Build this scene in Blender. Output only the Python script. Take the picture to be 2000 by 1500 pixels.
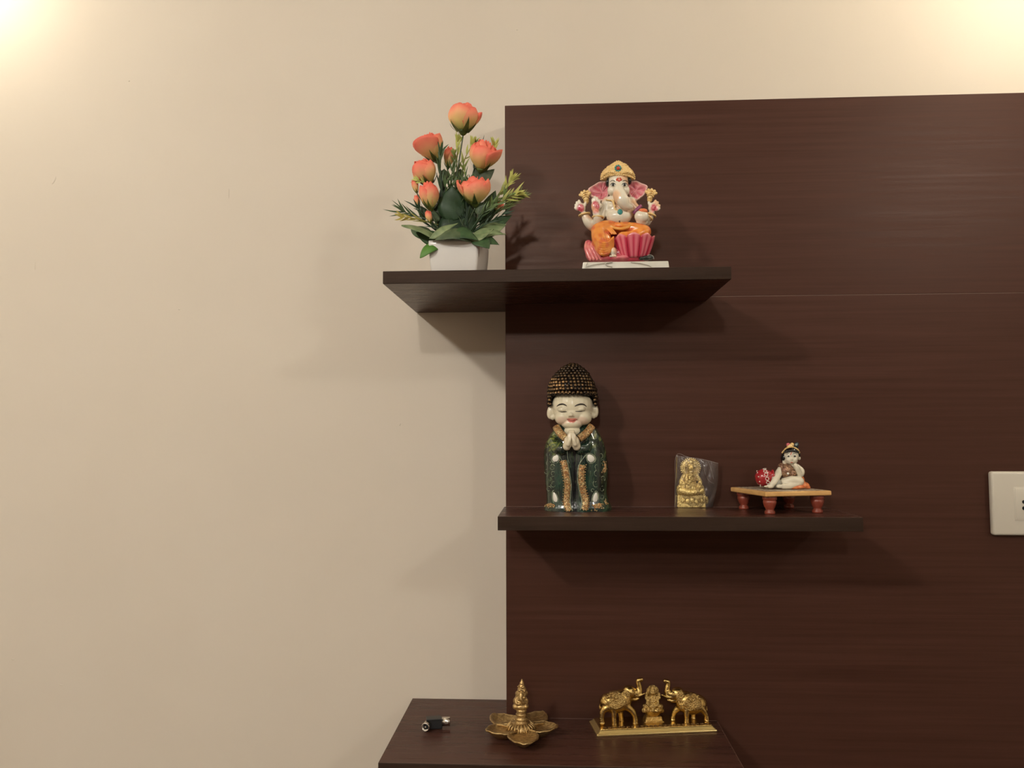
import bpy, bmesh, math, random
import numpy as np
from mathutils import Vector, Matrix, Euler, noise

for o in list(bpy.data.objects):
    bpy.data.objects.remove(o)
scn = bpy.context.scene
COL = scn.collection
PI = math.pi

# ------------------------------------------------------------------ camera
SC = 1.1                                   # metres per fitted unit
FPX = 1553.5                               # focal length in pixels of a 2000 px wide frame
YAW, PITCH, ROLL = 0.05342, 0.06012, -0.0032
DW, DP = 1.1079 * SC, 1.04 * SC            # distance camera - painted wall, camera - panel face
CZ = 1.40
CAM = Vector((0, -DW, CZ))
_f = Vector((-math.sin(YAW) * math.cos(PITCH), math.cos(YAW) * math.cos(PITCH), math.sin(PITCH)))
_r = Vector((math.cos(YAW), math.sin(YAW), 0))
_u = _r.cross(_f)
_r, _u = math.cos(ROLL) * _r + math.sin(ROLL) * _u, -math.sin(ROLL) * _r + math.cos(ROLL) * _u
cd = bpy.data.cameras.new('camera')
cd.sensor_fit = 'HORIZONTAL'
cd.sensor_width = 36
cd.lens = 36 * FPX / 2000
cd.clip_start = 0.01
cam = bpy.data.objects.new('camera', cd)
COL.objects.link(cam)
m = Matrix((_r, _u, -_f)).transposed().to_4x4()
m.translation = CAM
cam.matrix_world = m
scn.camera = cam

# ------------------------------------------------------------------ light and exposure
scn.view_settings.view_transform = 'Standard'
scn.view_settings.look = 'None'
scn.view_settings.gamma = 1
scn.view_settings.use_curve_mapping = False
scn.view_settings.exposure = 0.13
w = bpy.data.worlds.new('world')
scn.world = w
w.use_nodes = True
w.node_tree.nodes['Background'].inputs[0].default_value = (0.9, 0.8, 0.65, 1)
w.node_tree.nodes['Background'].inputs[1].default_value = 0.02
CEIL = 2.5
WARM = (1.0, 0.965, 0.905)


def globe_light(name, loc, power, radius, color=WARM):
    l = bpy.data.lights.new(name, 'POINT')
    l.energy = power
    l.shadow_soft_size = radius
    l.color = color
    o = bpy.data.objects.new(name, l)
    COL.objects.link(o)
    o.location = loc
    return o


# surface-mounted dome lights under the ceiling of the room
globe_light('ceiling_dome', (-1.17, -1.87, CEIL - .07), 54, .065)
globe_light('ceiling_dome', (-0.30, -3.45, CEIL - .07), 56, .065)
globe_light('ceiling_dome', (1.60, -2.25, CEIL - .07), 21, .065)


# ------------------------------------------------------------------ pixel -> place
def ray(px, py):
    return (_f + _r * ((px - 1000) / FPX) - _u * ((py - 750) / FPX))


def at(px, py, y):
    d = ray(px, py)
    return CAM + d * ((y - CAM.y) / d.y)


def atz(px, py, z):
    d = ray(px, py)
    return CAM + d * ((z - CAM.z) / d.z)


# ------------------------------------------------------------------ materials
def mat(name, color=(.5, .5, .5), rough=.5, metal=0., spec=.5, coat=0., vcol=False, bump=None, mottle=None, trans=0., emit=None, sss=0.):
    """bump=(scale, strength, distance), mottle=(scale, amount, colour2)"""
    mt = bpy.data.materials.new(name)
    mt.use_nodes = True
    nt = mt.node_tree
    b = nt.nodes['Principled BSDF']
    b.inputs['Roughness'].default_value = rough
    b.inputs['Metallic'].default_value = metal
    b.inputs['Specular IOR Level'].default_value = spec
    b.inputs['Coat Weight'].default_value = coat
    b.inputs['Coat Roughness'].default_value = .08
    b.inputs['Transmission Weight'].default_value = trans
    if sss:
        b.inputs['Subsurface Weight'].default_value = sss
        b.inputs['Subsurface Radius'].default_value = (.004, .003, .002)
    b.inputs['Base Color'].default_value = (*color, 1)
    if emit:
        b.inputs['Emission Color'].default_value = (*emit[0], 1)
        b.inputs['Emission Strength'].default_value = emit[1]
    tc = nt.nodes.new('ShaderNodeTexCoord')
    src = None
    if vcol:
        a = nt.nodes.new('ShaderNodeVertexColor')
        a.layer_name = 'Col'
        src = a.outputs['Color']
    if mottle:
        n = nt.nodes.new('ShaderNodeTexNoise')
        n.inputs['Scale'].default_value = mottle[0]
        n.inputs['Detail'].default_value = 5
        nt.links.new(tc.outputs['Object'], n.inputs['Vector'])
        mr = nt.nodes.new('ShaderNodeMapRange')
        mr.inputs[1].default_value = .35
        mr.inputs[2].default_value = .65
        mr.inputs[4].default_value = mottle[1]
        nt.links.new(n.outputs['Fac'], mr.inputs[0])
        mx = nt.nodes.new('ShaderNodeMixRGB')
        nt.links.new(mr.outputs[0], mx.inputs[0])
        if src:
            nt.links.new(src, mx.inputs[1])
        else:
            mx.inputs[1].default_value = (*color, 1)
        mx.inputs[2].default_value = (*mottle[2], 1)
        src = mx.outputs[0]
    if src:
        nt.links.new(src, b.inputs['Base Color'])
    if bump:
        n = nt.nodes.new('ShaderNodeTexNoise')
        n.inputs['Scale'].default_value = bump[0]
        n.inputs['Detail'].default_value = 4
        nt.links.new(tc.outputs['Object'], n.inputs['Vector'])
        bp = nt.nodes.new('ShaderNodeBump')
        bp.inputs['Strength'].default_value = bump[1]
        bp.inputs['Distance'].default_value = bump[2]
        nt.links.new(n.outputs['Fac'], bp.inputs['Height'])
        nt.links.new(bp.outputs[0], b.inputs['Normal'])
    return mt


def wood_mat(name, c1, c2, c3, rough=.42, fine=1., spec=.5, coarse=0., tint=(1, 1, 1)):
    """dark laminate with a fine horizontal grain along X"""
    mt = bpy.data.materials.new(name)
    mt.use_nodes = True
    nt = mt.node_tree
    b = nt.nodes['Principled BSDF']
    b.inputs['Specular IOR Level'].default_value = spec
    b.inputs['Specular Tint'].default_value = (*tint, 1)
    tc = nt.nodes.new('ShaderNodeTexCoord')

    def streak(sx, sz, detail, dist=.0):
        mp = nt.nodes.new('ShaderNodeMapping')
        mp.inputs['Scale'].default_value = (sx, sz, sz)
        nt.links.new(tc.outputs['Object'], mp.inputs['Vector'])
        n = nt.nodes.new('ShaderNodeTexNoise')
        n.inputs['Scale'].default_value = 1
        n.inputs['Detail'].default_value = detail
        n.inputs['Roughness'].default_value = .62
        n.inputs['Distortion'].default_value = dist
        nt.links.new(mp.outputs[0], n.inputs['Vector'])
        return n.outputs['Fac']
    s1 = streak(3.0, 150 * fine, 5, .1)
    s2 = streak(14, 560 * fine, 3)
    s3 = streak(1.1, 14, 4, .5)
    r1 = nt.nodes.new('ShaderNodeValToRGB')
    r1.color_ramp.elements[0].position = .28
    r1.color_ramp.elements[0].color = (*c2, 1)
    r1.color_ramp.elements[1].position = .68
    r1.color_ramp.elements[1].color = (*c1, 1)
    nt.links.new(s1, r1.inputs[0])
    mx = nt.nodes.new('ShaderNodeMixRGB')
    mr = nt.nodes.new('ShaderNodeMapRange')
    mr.inputs[1].default_value = .42
    mr.inputs[2].default_value = .7
    mr.inputs[4].default_value = .55
    nt.links.new(s3, mr.inputs[0])
    nt.links.new(mr.outputs[0], mx.inputs[0])
    nt.links.new(r1.outputs[0], mx.inputs[1])
    mx.inputs[2].default_value = (*c3, 1)
    mx2 = nt.nodes.new('ShaderNodeMixRGB')
    mr2 = nt.nodes.new('ShaderNodeMapRange')
    mr2.inputs[1].default_value = .55
    mr2.inputs[2].default_value = .75
    mr2.inputs[4].default_value = .22 + coarse
    nt.links.new(s2, mr2.inputs[0])
    nt.links.new(mr2.outputs[0], mx2.inputs[0])
    nt.links.new(mx.outputs[0], mx2.inputs[1])
    mx2.inputs[2].default_value = (c2[0] * .55, c2[1] * .55, c2[2] * .55, 1)
    nt.links.new(mx2.outputs[0], b.inputs['Base Color'])
    rr = nt.nodes.new('ShaderNodeMapRange')
    rr.inputs[1].default_value = .3
    rr.inputs[2].default_value = .7
    rr.inputs[3].default_value = rough - .05
    rr.inputs[4].default_value = rough + .07
    nt.links.new(s1, rr.inputs[0])
    nt.links.new(rr.outputs[0], b.inputs['Roughness'])
    bp = nt.nodes.new('ShaderNodeBump')
    bp.inputs['Strength'].default_value = .15 + coarse
    bp.inputs['Distance'].default_value = .0004
    nt.links.new(s2, bp.inputs['Height'])
    nt.links.new(bp.outputs[0], b.inputs['Normal'])
    return mt


# ------------------------------------------------------------------ mesh builder
class MB:
    def __init__(self):
        self.v = []
        self.f = []

    def add(self, vs, fs):
        n = len(self.v)
        self.v += [Vector(p) for p in vs]
        self.f += [tuple(i + n for i in f) for f in fs]
        return self

    def ell(self, c, r, rot=None, nu=20, nv=12):
        c = Vector(c)
        if not hasattr(r, '__len__'):
            r = (r, r, r)
        R = rot.to_matrix() if isinstance(rot, Euler) else (rot if rot is not None else Matrix.Identity(3))
        vs = [c + R @ Vector((0, 0, r[2]))]
        for j in range(1, nv):
            t = PI * j / nv
            for i in range(nu):
                p = 2 * PI * i / nu
                vs.append(c + R @ Vector((r[0] * math.sin(t) * math.cos(p), r[1] * math.sin(t) * math.sin(p), r[2] * math.cos(t))))
        vs.append(c + R @ Vector((0, 0, -r[2])))
        fs = []
        for i in range(nu):
            fs.append((0, 1 + i, 1 + (i + 1) % nu))
            for j in range(nv - 2):
                a = 1 + j * nu
                fs.append((a + i, a + nu + i, a + nu + (i + 1) % nu, a + (i + 1) % nu))
            a = 1 + (nv - 2) * nu
            fs.append((a + i, len(vs) - 1, a + (i + 1) % nu))
        return self.add(vs, fs)

    def tube(self, pts, rad, n=10, closed=False, flat=None, up=None, caps=True):
        """sweep along pts; rad number or list; flat=(w,h) multipliers with an 'up' direction"""
        pts = [Vector(p) for p in pts]
        k = len(pts)
        if not hasattr(rad, '__len__'):
            rad = [rad] * k
        vs = []
        prev = None
        for i, p in enumerate(pts):
            if closed:
                t = pts[(i + 1) % k] - pts[i - 1]
            else:
                t = pts[min(i + 1, k - 1)] - pts[max(i - 1, 0)]
            t.normalize()
            if up is not None:
                a = t.cross(Vector(up))
                if a.length < 1e-6:
                    a = t.orthogonal()
            elif prev is None:
                a = t.orthogonal()
            else:
                a = prev - t * prev.dot(t)
                if a.length < 1e-6:
                    a = t.orthogonal()
            a.normalize()
            prev = a
            b = a.cross(t)
            fw, fh = flat if flat else (1, 1)
            for j in range(n):
                q = 2 * PI * j / n
                vs.append(p + (a * math.cos(q) * fw + b * math.sin(q) * fh) * rad[i])
        fs = []
        for i in range(k if closed else k - 1):
            i2 = (i + 1) % k
            for j in range(n):
                fs.append((i * n + j, i * n + (j + 1) % n, i2 * n + (j + 1) % n, i2 * n + j))
        if not closed and caps:
            fs.append(tuple(range(n))[::-1])
            fs.append(tuple((k - 1) * n + j for j in range(n)))
        return self.add(vs, fs)

    def limb(self, pts, rad, n=12, sub=4):
        """smooth tapered limb with round ends"""
        ps, rs = spline(pts, rad, sub)
        self.tube(ps, rs, n)
        self.ell(ps[0], rs[0], nu=12, nv=8)
        self.ell(ps[-1], rs[-1], nu=12, nv=8)
        return self

    def lathe(self, c, prof, n=28, rot=None, sx=1, sy=1):
        """prof: list of (radius, z) from bottom to top"""
        c = Vector(c)
        R = rot.to_matrix() if isinstance(rot, Euler) else (rot if rot is not None else Matrix.Identity(3))
        vs, fs = [], []
        for r, z in prof:
            for i in range(n):
                a = 2 * PI * i / n
                vs.append(c + R @ Vector((r * math.cos(a) * sx, r * math.sin(a) * sy, z)))
        for j in range(len(prof) - 1):
            for i in range(n):
                fs.append((j * n + i, j * n + (i + 1) % n, (j + 1) * n + (i + 1) % n, (j + 1) * n + i))
        fs.append(tuple(range(n))[::-1])
        fs.append(tuple((len(prof) - 1) * n + i for i in range(n)))
        return self.add(vs, fs)

    def box(self, a, b):
        x0, y0, z0 = a
        x1, y1, z1 = b
        vs = [(x0, y0, z0), (x1, y0, z0), (x1, y1, z0), (x0, y1, z0), (x0, y0, z1), (x1, y0, z1), (x1, y1, z1), (x0, y1, z1)]
        return self.add(vs, [(3, 2, 1, 0), (4, 5, 6, 7), (0, 1, 5, 4), (1, 2, 6, 5), (2, 3, 7, 6), (3, 0, 4, 7)])

    def loft(self, rings, caps=True):
        """rings: equal-length closed loops of points"""
        n = len(rings[0])
        vs = [p for r in rings for p in r]
        fs = []
        for j in range(len(rings) - 1):
            for i in range(n):
                fs.append((j * n + i, j * n + (i + 1) % n, (j + 1) * n + (i + 1) % n, (j + 1) * n + i))
        if caps:
            fs.append(tuple(range(n))[::-1])
            fs.append(tuple((len(rings) - 1) * n + i for i in range(n)))
        return self.add(vs, fs)

    def grid(self, fn, nu, nv):
        vs = [fn(i / nu, j / nv) for j in range(nv + 1) for i in range(nu + 1)]
        fs = [(j * (nu + 1) + i, j * (nu + 1) + i + 1, (j + 1) * (nu + 1) + i + 1, (j + 1) * (nu + 1) + i) for j in range(nv) for i in range(nu)]
        return self.add(vs, fs)

    def mesh(self, name, origin=Vector((0, 0, 0)), smooth=True):
        me = bpy.data.meshes.new(name)
        me.from_pydata([tuple(p - origin) for p in self.v], [], self.f)
        bm = bmesh.new()
        bm.from_mesh(me)
        bmesh.ops.recalc_face_normals(bm, faces=bm.faces[:])
        bm.to_mesh(me)
        bm.free()
        if smooth:
            me.polygons.foreach_set('use_smooth', [True] * len(me.polygons))
        me.update()
        return me


def spline(pts, rad, sub):
    pts = [Vector(p) for p in pts]
    if not hasattr(rad, '__len__'):
        rad = [rad] * len(pts)
    ps, rs = [], []
    k = len(pts)
    for i in range(k - 1):
        p0, p1, p2, p3 = pts[max(i - 1, 0)], pts[i], pts[i + 1], pts[min(i + 2, k - 1)]
        for j in range(sub):
            t = j / sub
            t2, t3 = t * t, t * t * t
            ps.append(.5 * ((2 * p1) + (p2 - p0) * t + (2 * p0 - 5 * p1 + 4 * p2 - p3) * t2 + (3 * p1 - p0 - 3 * p2 + p3) * t3))
            rs.append(rad[i] * (1 - t) + rad[i + 1] * t)
    ps.append(pts[-1])
    rs.append(rad[-1])
    return ps, rs


def tag(o, label=None, cat=None, group=None, kind=None):
    if label:
        o['label'] = label
    if cat:
        o['category'] = cat
    if group:
        o['group'] = group
    if kind:
        o['kind'] = kind
    return o


def thing(name, loc, label, cat, group=None):
    o = bpy.data.objects.new(name, None)
    o.empty_display_size = .02
    o.location = loc
    COL.objects.link(o)
    return tag(o, label, cat, group)


def wloc(o):
    p = Vector((0, 0, 0))
    while o:
        p = p + o.location
        o = o.parent
    return p


def put(name, mb, material, parent=None, smooth=True, bevel=0, color=None, origin=None, bseg=2):
    """links the builder's shape as one mesh object; world coordinates in, parent-relative out"""
    base = wloc(parent) if parent else Vector((0, 0, 0))
    org = Vector(origin) if origin is not None else base
    me = mb.mesh(name, org, smooth) if isinstance(mb, MB) else mb
    if color:
        paint(me, color, org)
    o = bpy.data.objects.new(name, me)
    COL.objects.link(o)
    me.materials.append(material)
    o.parent = parent
    o.location = org - base
    if bevel:
        b = o.modifiers.new('bevel', 'BEVEL')
        b.width = bevel
        b.segments = bseg
        b.limit_method = 'ANGLE'
        b.angle_limit = math.radians(40)
        b.harden_normals = False
    return o


def paint(me, fn, org):
    ca = me.color_attributes.new('Col', 'FLOAT_COLOR', 'POINT')
    buf = np.empty((len(me.vertices), 4), np.float32)
    by_index = fn.__code__.co_varnames[0] == 'i'
    for i, v in enumerate(me.vertices):
        c = fn(i) if by_index else fn(v.co + org, v.normal)
        buf[i] = (c[0], c[1], c[2], 1)
    ca.data.foreach_set('color', buf.ravel())


def organic(name, mb, material, parent, voxel, smooth=4, color=None, origin=None):
    """fuses the builder's overlapping shapes into one continuous skin"""
    base = wloc(parent) if parent else Vector((0, 0, 0))
    org = Vector(origin) if origin is not None else base
    me = mb.mesh('tmp', org)
    t = bpy.data.objects.new('tmp', me)
    COL.objects.link(t)
    r = t.modifiers.new('r', 'REMESH')
    r.mode = 'VOXEL'
    r.voxel_size = voxel
    r.use_smooth_shade = True
    if smooth:
        s = t.modifiers.new('s', 'SMOOTH')
        s.factor = .5
        s.iterations = smooth
    dg = bpy.context.evaluated_depsgraph_get()
    dg.update()
    new = bpy.data.meshes.new_from_object(t.evaluated_get(dg))
    bpy.data.objects.remove(t)
    bpy.data.meshes.remove(me)
    new.name = name
    new.materials.clear()
    new.polygons.foreach_set('use_smooth', [True] * len(new.polygons))
    return put(name, new, material, parent, color=color, origin=org)


def lerp(a, b, t):
    t = max(0., min(1., t))
    return tuple(x + (y - x) * t for x, y in zip(a, b))


def sstep(a, b, x):
    t = max(0., min(1., (x - a) / (b - a)))
    return t * t * (3 - 2 * t)


def nz(p, s, off=0.):
    return noise.noise(Vector(p) * s + Vector((off, off * 1.7, off * .3)))


class Frame:
    """image-pixel coordinates at an object's own depth: F(px, py, d), d in pixels towards the wall"""
    def __init__(self, y0, px0, py0):
        self.y0 = y0
        self.s = (at(px0 + 1, py0, y0) - at(px0, py0, y0)).length

    def __call__(self, px, py, d=0.):
        return at(px, py, self.y0 + d * self.s)


def srgb(r, g, b):
    return tuple(((c / 255 + .055) / 1.055) ** 2.4 if c > 10 else c / 255 / 12.92 for c in (r, g, b))

# ================================================================== the setting
RX0, RX1, RY0 = -2.3, 2.5, -4.9
PANEL_Y = -(DW - DP)


def wall_material():
    mt = mat('cream_wall_paint', srgb(214, 198, 168), .62, spec=.25)
    nt = mt.node_tree
    b = nt.nodes['Principled BSDF']
    tc = nt.nodes.new('ShaderNodeTexCoord')
    n1 = nt.nodes.new('ShaderNodeTexNoise')
    n1.inputs['Scale'].default_value = 5
    n1.inputs['Detail'].default_value = 6
    n2 = nt.nodes.new('ShaderNodeTexNoise')
    n2.inputs['Scale'].default_value = 170
    n2.inputs['Detail'].default_value = 4
    mp = nt.nodes.new('ShaderNodeMapping')
    mp.inputs['Scale'].default_value = (1, 1, .35)
    n3 = nt.nodes.new('ShaderNodeTexNoise')
    n3.inputs['Scale'].default_value = 24
    n3.inputs['Detail'].default_value = 3
    nt.links.new(tc.outputs['Object'], mp.inputs[0])
    nt.links.new(mp.outputs[0], n3.inputs['Vector'])
    for n in (n1, n2):
        nt.links.new(tc.outputs['Object'], n.inputs['Vector'])
    mx = nt.nodes.new('ShaderNodeMixRGB')
    mx.inputs[1].default_value = (*srgb(216, 206, 191), 1)
    mx.inputs[2].default_value = (*srgb(209, 198, 182), 1)
    nt.links.new(n1.outputs['Fac'], mx.inputs[0])
    nt.links.new(mx.outputs[0], b.inputs['Base Color'])
    ad = nt.nodes.new('ShaderNodeMath')
    ad.operation = 'MULTIPLY_ADD'
    ad.inputs[1].default_value = .12
    nt.links.new(n2.outputs['Fac'], ad.inputs[0])
    nt.links.new(n3.outputs['Fac'], ad.inputs[2])
    bp = nt.nodes.new('ShaderNodeBump')
    bp.inputs['Strength'].default_value = .35
    bp.inputs['Distance'].default_value = .0016
    nt.links.new(ad.outputs[0], bp.inputs['Height'])
    nt.links.new(bp.outputs[0], b.inputs['Normal'])
    return mt


M_WALL = wall_material()
M_CEIL = mat('white_ceiling_paint', srgb(236, 230, 216), .7, spec=.2)
M_FLOOR = mat('dark_wood_floor', srgb(88, 70, 56), .4, mottle=(6, .4, srgb(70, 54, 42)))  # unseen floor, darkened to dim the panel's lower reflections
M_DARK_WALL = mat('dark_brown_unseen_wall', srgb(96, 76, 62), .45, mottle=(4, .4, srgb(80, 62, 50)))  # unseen wall behind the camera, made dark so the panel reflects less
M_PANEL = wood_mat('dark_brown_laminate', (.066, .0272, .0186), (.042, .0168, .0114), (.054, .0220, .0150), .36, spec=.30, tint=(1, .72, .6))
M_SHELF = wood_mat('dark_brown_shelf_laminate', (.072, .0300, .0210), (.050, .0200, .0140), (.062, .0250, .0175), .28, spec=.16, tint=(1, .75, .62))
M_EDGE = wood_mat('shelf_edge_band', (.046, .028, .020), (.022, .013, .009), (.034, .020, .014), .4, fine=.55, coarse=.3, spec=.12, tint=(1, .8, .68))


def struct(name, a, b, m):
    o = put(name, MB().box(a, b), m, smooth=False)
    o['kind'] = 'structure'
    return o


struct('wall_back', (RX0, 0, 0), (RX1, .12, CEIL), M_WALL)
struct('wall_left', (RX0 - .12, RY0, 0), (RX0, .12, CEIL), M_WALL)
struct('wall_right', (RX1, RY0, 0), (RX1 + .12, .12, CEIL), M_WALL)
struct('wall_front', (RX0 - .12, RY0 - .12, 0), (RX1 + .12, RY0, CEIL), M_DARK_WALL)
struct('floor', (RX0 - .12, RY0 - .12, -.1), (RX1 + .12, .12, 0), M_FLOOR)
struct('ceiling', (RX0 - .12, RY0 - .12, CEIL), (RX1 + .12, .12, CEIL + .1), M_CEIL)

# little trowel marks in the wall paint
MARKS = [(447, 378, 1, 11, 0), (105, 352, 3, 9, 25), (781, 829, 1.6, 2.4, 20), (68, 520, 1, 9, 0), (350, 604, 1.8, 1.6, 0), (252, 158, 1.8, 1.6, 0), (25, 1288, 3, 1.4, 0), (120, 1338, 4, 1.2, 10), (1010, 58, 1.6, 1.6, 0)]
wallo = bpy.data.objects['wall_back']
for px, py, rx, rz, tilt in MARKS:
    c = at(px, py, 0)
    s_ = DW / FPX
    mk = MB().ell(c, (rx * s_, .0006, rz * s_), Euler((0, math.radians(tilt), 0)), 12, 8)
    put('plaster_mark', mk, M_WALL, wallo)

M_PALE_LINE = mat('pale_joint_and_highlight', (.15, .085, .062), .5)  # for joints, and for highlights painted along shelf edges
# ---- dark wood panel on the wall: two laminate sheets over a hidden frame
PX0, PX1, PZ0, PZ1 = -.06407 * SC, RX1 - .35, .12, CZ + .43667 * SC
SEAM = CZ + .17522 * SC
pn = thing('wall_panel', (PX0, PANEL_Y, PZ0), 'tall dark brown wood-grain panel fixed to the cream wall behind the shelves', 'wall panel')
put('laminate_sheet', MB().box((PX0, PANEL_Y, SEAM + .0004), (PX1, PANEL_Y + .018, PZ1)), M_PANEL, pn, smooth=False, bevel=.0005)
put('laminate_sheet', MB().box((PX0, PANEL_Y, PZ0), (PX1, PANEL_Y + .018, SEAM - .0004)), M_PANEL, pn, smooth=False, bevel=.0005)
put('seam_line', MB().box((PX0 + .001, PANEL_Y + .0001, SEAM - .00035), (PX1 - .001, PANEL_Y + .004, SEAM + .00035)), M_PALE_LINE, pn, smooth=False)
put('backing_frame', MB().box((PX0 + .0006, PANEL_Y + .018, PZ0), (PX1, -.0006, PZ1 - .0005)), M_PANEL, pn, smooth=False)




def shelf(name, x0, x1, yf, z, t, label, strip=None, pale_lines=True):
    """z top; notched round the panel edge where it runs past it"""
    y0, y1, zt, zb = yf, PANEL_Y - .0003, z, z - t
    r = thing(name, ((x0 + x1) / 2, y0, zb), label, 'shelf')
    e = .0022
    if x0 < PX0 - .01:                      # reaches the painted wall on the left of the panel
        ys = PANEL_Y if strip else None
        xw = PX0 - .0006
        pts = [(x0, y0 + e), (x1, y0 + e), (x1, y1), (xw, y1), (xw, -.0006), (x0, -.0006)]
    else:
        pts = [(x0, y0 + e), (x1, y0 + e), (x1, y1), (x0, y1)]
    n = len(pts)
    mb = MB().add([(x, y, zb) for x, y in pts] + [(x, y, zt) for x, y in pts],
                  [tuple(range(n))[::-1], tuple(range(n, 2 * n))] + [(i, (i + 1) % n, n + (i + 1) % n, n + i) for i in range(n)])
    put('board', mb, M_SHELF, r, smooth=False, bevel=.0003)
    put('edge_band', MB().box((x0, y0, zb), (x1, y0 + e - .0001, zt)), M_EDGE, r, smooth=False, bevel=.0005)
    if pale_lines:
        put('back_seam', MB().box((max(x0, PX0) + .001, y1 - .0007, zt - .0002), (x1 - .001, y1 - .0001, zt + .0004)), M_PALE_LINE, r, smooth=False)
        put('front_seam_highlight', MB().box((x0 + .0005, y0 + e - .0004, zt - .0002), (x1 - .0005, y0 + e + .0003, zt + .0001)), M_PALE_LINE, r, smooth=False)  # band seam, made pale to paint in the front edge's highlight
        put('end_highlight', MB().box((x1 - .0008, y0 + .001, zt - .0002), (x1 - .0002, y1 - .001, zt + .0001)), M_PALE_LINE, r, smooth=False)  # pale strip painted as the highlight on the end edge
    return r


UY, LY, TY = -DW + .88504 * SC, -DW + .9179 * SC, -DW + .89337 * SC
UZ, LZ, TZ = CZ + .18258 * SC, CZ - .09697 * SC, CZ - .36479 * SC
UX0, UX1 = -.19384 * SC, .19671 * SC
LX0, LX1 = -.06606 * SC, .34425 * SC
TX0, TX1 = -.19732 * SC, .20267 * SC
shelf('wall_shelf', UX0, UX1, UY, UZ, .0157, 'top dark wood shelf holding the flower pot and the elephant-headed figurine')
shelf('wall_shelf', LX0, LX1, LY, LZ, .0173, 'middle dark wood shelf holding the green-robed monk figurine')
bs = shelf('wall_shelf', TX0, TX1, TY, TZ, .018, 'bottom dark wood shelf holding the gold elephants and the brass lamp')
# hairline joint in the laminate of the bottom shelf, in line with the panel face
put('joint_line', MB().box((TX0 + .001, PANEL_Y - .0010, TZ - .0002), (PX0, PANEL_Y - .0004, TZ + .00008)), M_PALE_LINE, bs, smooth=False)

# ---- socket plate on the panel, cut by the right edge of the picture
M_PLATE = mat('ivory_plastic', srgb(204, 197, 182), .32)
M_HOLE = mat('black_plastic_hole', (.004, .004, .004), .5)
sx0, sz1_, sz0_ = .54469 * SC, CZ - .1307 * SC, CZ - .05144 * SC
sk = thing('socket_plate', (sx0 + .06, PANEL_Y, sz1_), 'ivory wall socket plate on the brown panel at the right picture edge', 'socket')
hgt = sz0_ - sz1_
put('face_plate', MB().box((sx0, PANEL_Y - .011, sz1_), (sx0 + .135, PANEL_Y - .0004, sz0_)), M_PLATE, sk, smooth=True, bevel=.0035, bseg=4)
mx0 = sx0 + .0285
for k in range(2):
    a = mx0 + k * .0462
    fr = MB()
    z0, z1 = sz1_ + hgt * .235, sz0_ - hgt * .245
    put('module_frame', fr.box((a, PANEL_Y - .0117, z0), (a + .0452, PANEL_Y - .0108, z1)), M_PLATE, sk, smooth=True, bevel=.0006)
    mod = put('socket_module', MB().box((a + .0016, PANEL_Y - .0123, z0 + .0016), (a + .0436, PANEL_Y - .0112, z1 - .0016)), M_PLATE, sk, smooth=True, bevel=.0008)
    zc = (z0 + z1) / 2
    if k == 0:
        hl = MB()
        for hx, hz, rr in ((.0123, .0028, .0024), (.0143, -.0058, .0032), (.0123, -.0058, .0026), (.0322, .0028, .0024), (.0303, -.0058, .0032), (.0322, -.0058, .0026), (.0222, .0142, .0034)):
            hl.lathe((a + hx, PANEL_Y - .0126, zc + hz), [(rr, -.0001), (rr, .0001)], 16, Euler((PI / 2, 0, 0)))
        put('pin_holes', hl, M_HOLE, mod, smooth=False)
    else:
        put('rocker', MB().box((a + .008, PANEL_Y - .0150, z0 + .005), (a + .037, PANEL_Y - .0124, z1 - .005)), M_PLATE, mod, smooth=True, bevel=.0012)

# ---- two globe lamps on the wall just outside the top corners, seen only by their glow
M_BRASS = mat('brushed_brass', (.6, .42, .18), .3, 1)


def wall_lamp(px, py, d, strength, label):
    c = at(px, py, 0)
    c.y = -d
    t = thing('wall_lamp', (c.x, 0, c.z), label, 'wall lamp')
    put('back_plate', MB().lathe((c.x, -.001, c.z), [(.035, 0), (.035, .008), (.026, .014)], 28, Euler((PI / 2, 0, 0))), M_BRASS, t)
    put('arm', MB().tube([(c.x, -.013, c.z), (c.x, -d + .034, c.z)], .008, 14), M_BRASS, t)
    g = mat('lit_lamp_globe', (.9, .85, .75), .4, emit=((1, .90, .72), strength))
    put('globe', MB().ell(c, .036, nu=24, nv=16), g, t)


wall_lamp(-85, -75, .13, 48, 'round globe wall lamp past the top left corner')
wall_lamp(2080, -130, .27, 105, 'round globe wall lamp past the top right corner')

# ================================================================== potted artificial roses
random.seed(7)
F = Frame(-DW + 1.022, 895, 470)
S = F.s
M_POT = mat('white_glazed_pot', srgb(218, 214, 208), .22, coat=.3)
M_PETAL = mat('coral_silk_petal', (.8, .3, .2), .6, vcol=True, spec=.3, bump=(900, .15, .0004))
M_LEAF = mat('green_silk_leaf', (.05, .12, .05), .5, vcol=True, spec=.35, bump=(500, .2, .0004))
M_STEM = mat('green_plastic_stem', srgb(48, 66, 34), .5)
M_SOIL = mat('dark_foam_fill', (.02, .025, .012), .9)
pot_c = F(897, 500)
plant = thing('potted_roses', (pot_c.x, pot_c.y, UZ), 'artificial coral roses with green leaves in a white square pot on the top shelf', 'potted flowers')

# pot: square, tapering with rounded corners
z_top = F(890, 468, -47).z
ph = z_top - UZ
rot = math.radians(-7)


def sq_ring(cx, cy, z, half, rad, k=5):
    out = []
    for q in range(4):
        a0 = q * PI / 2
        ccx, ccy = (half - rad) * (1 if q in (0, 3) else -1), (half - rad) * (1 if q in (0, 1) else -1)
        for i in range(k):
            a = a0 + PI / 2 * i / (k - 1)
            x, y = ccx + rad * math.cos(a), ccy + rad * math.sin(a)
            out.append(Vector((cx + x * math.cos(rot) - y * math.sin(rot), cy + x * math.sin(rot) + y * math.cos(rot), z)))
    return out


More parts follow.
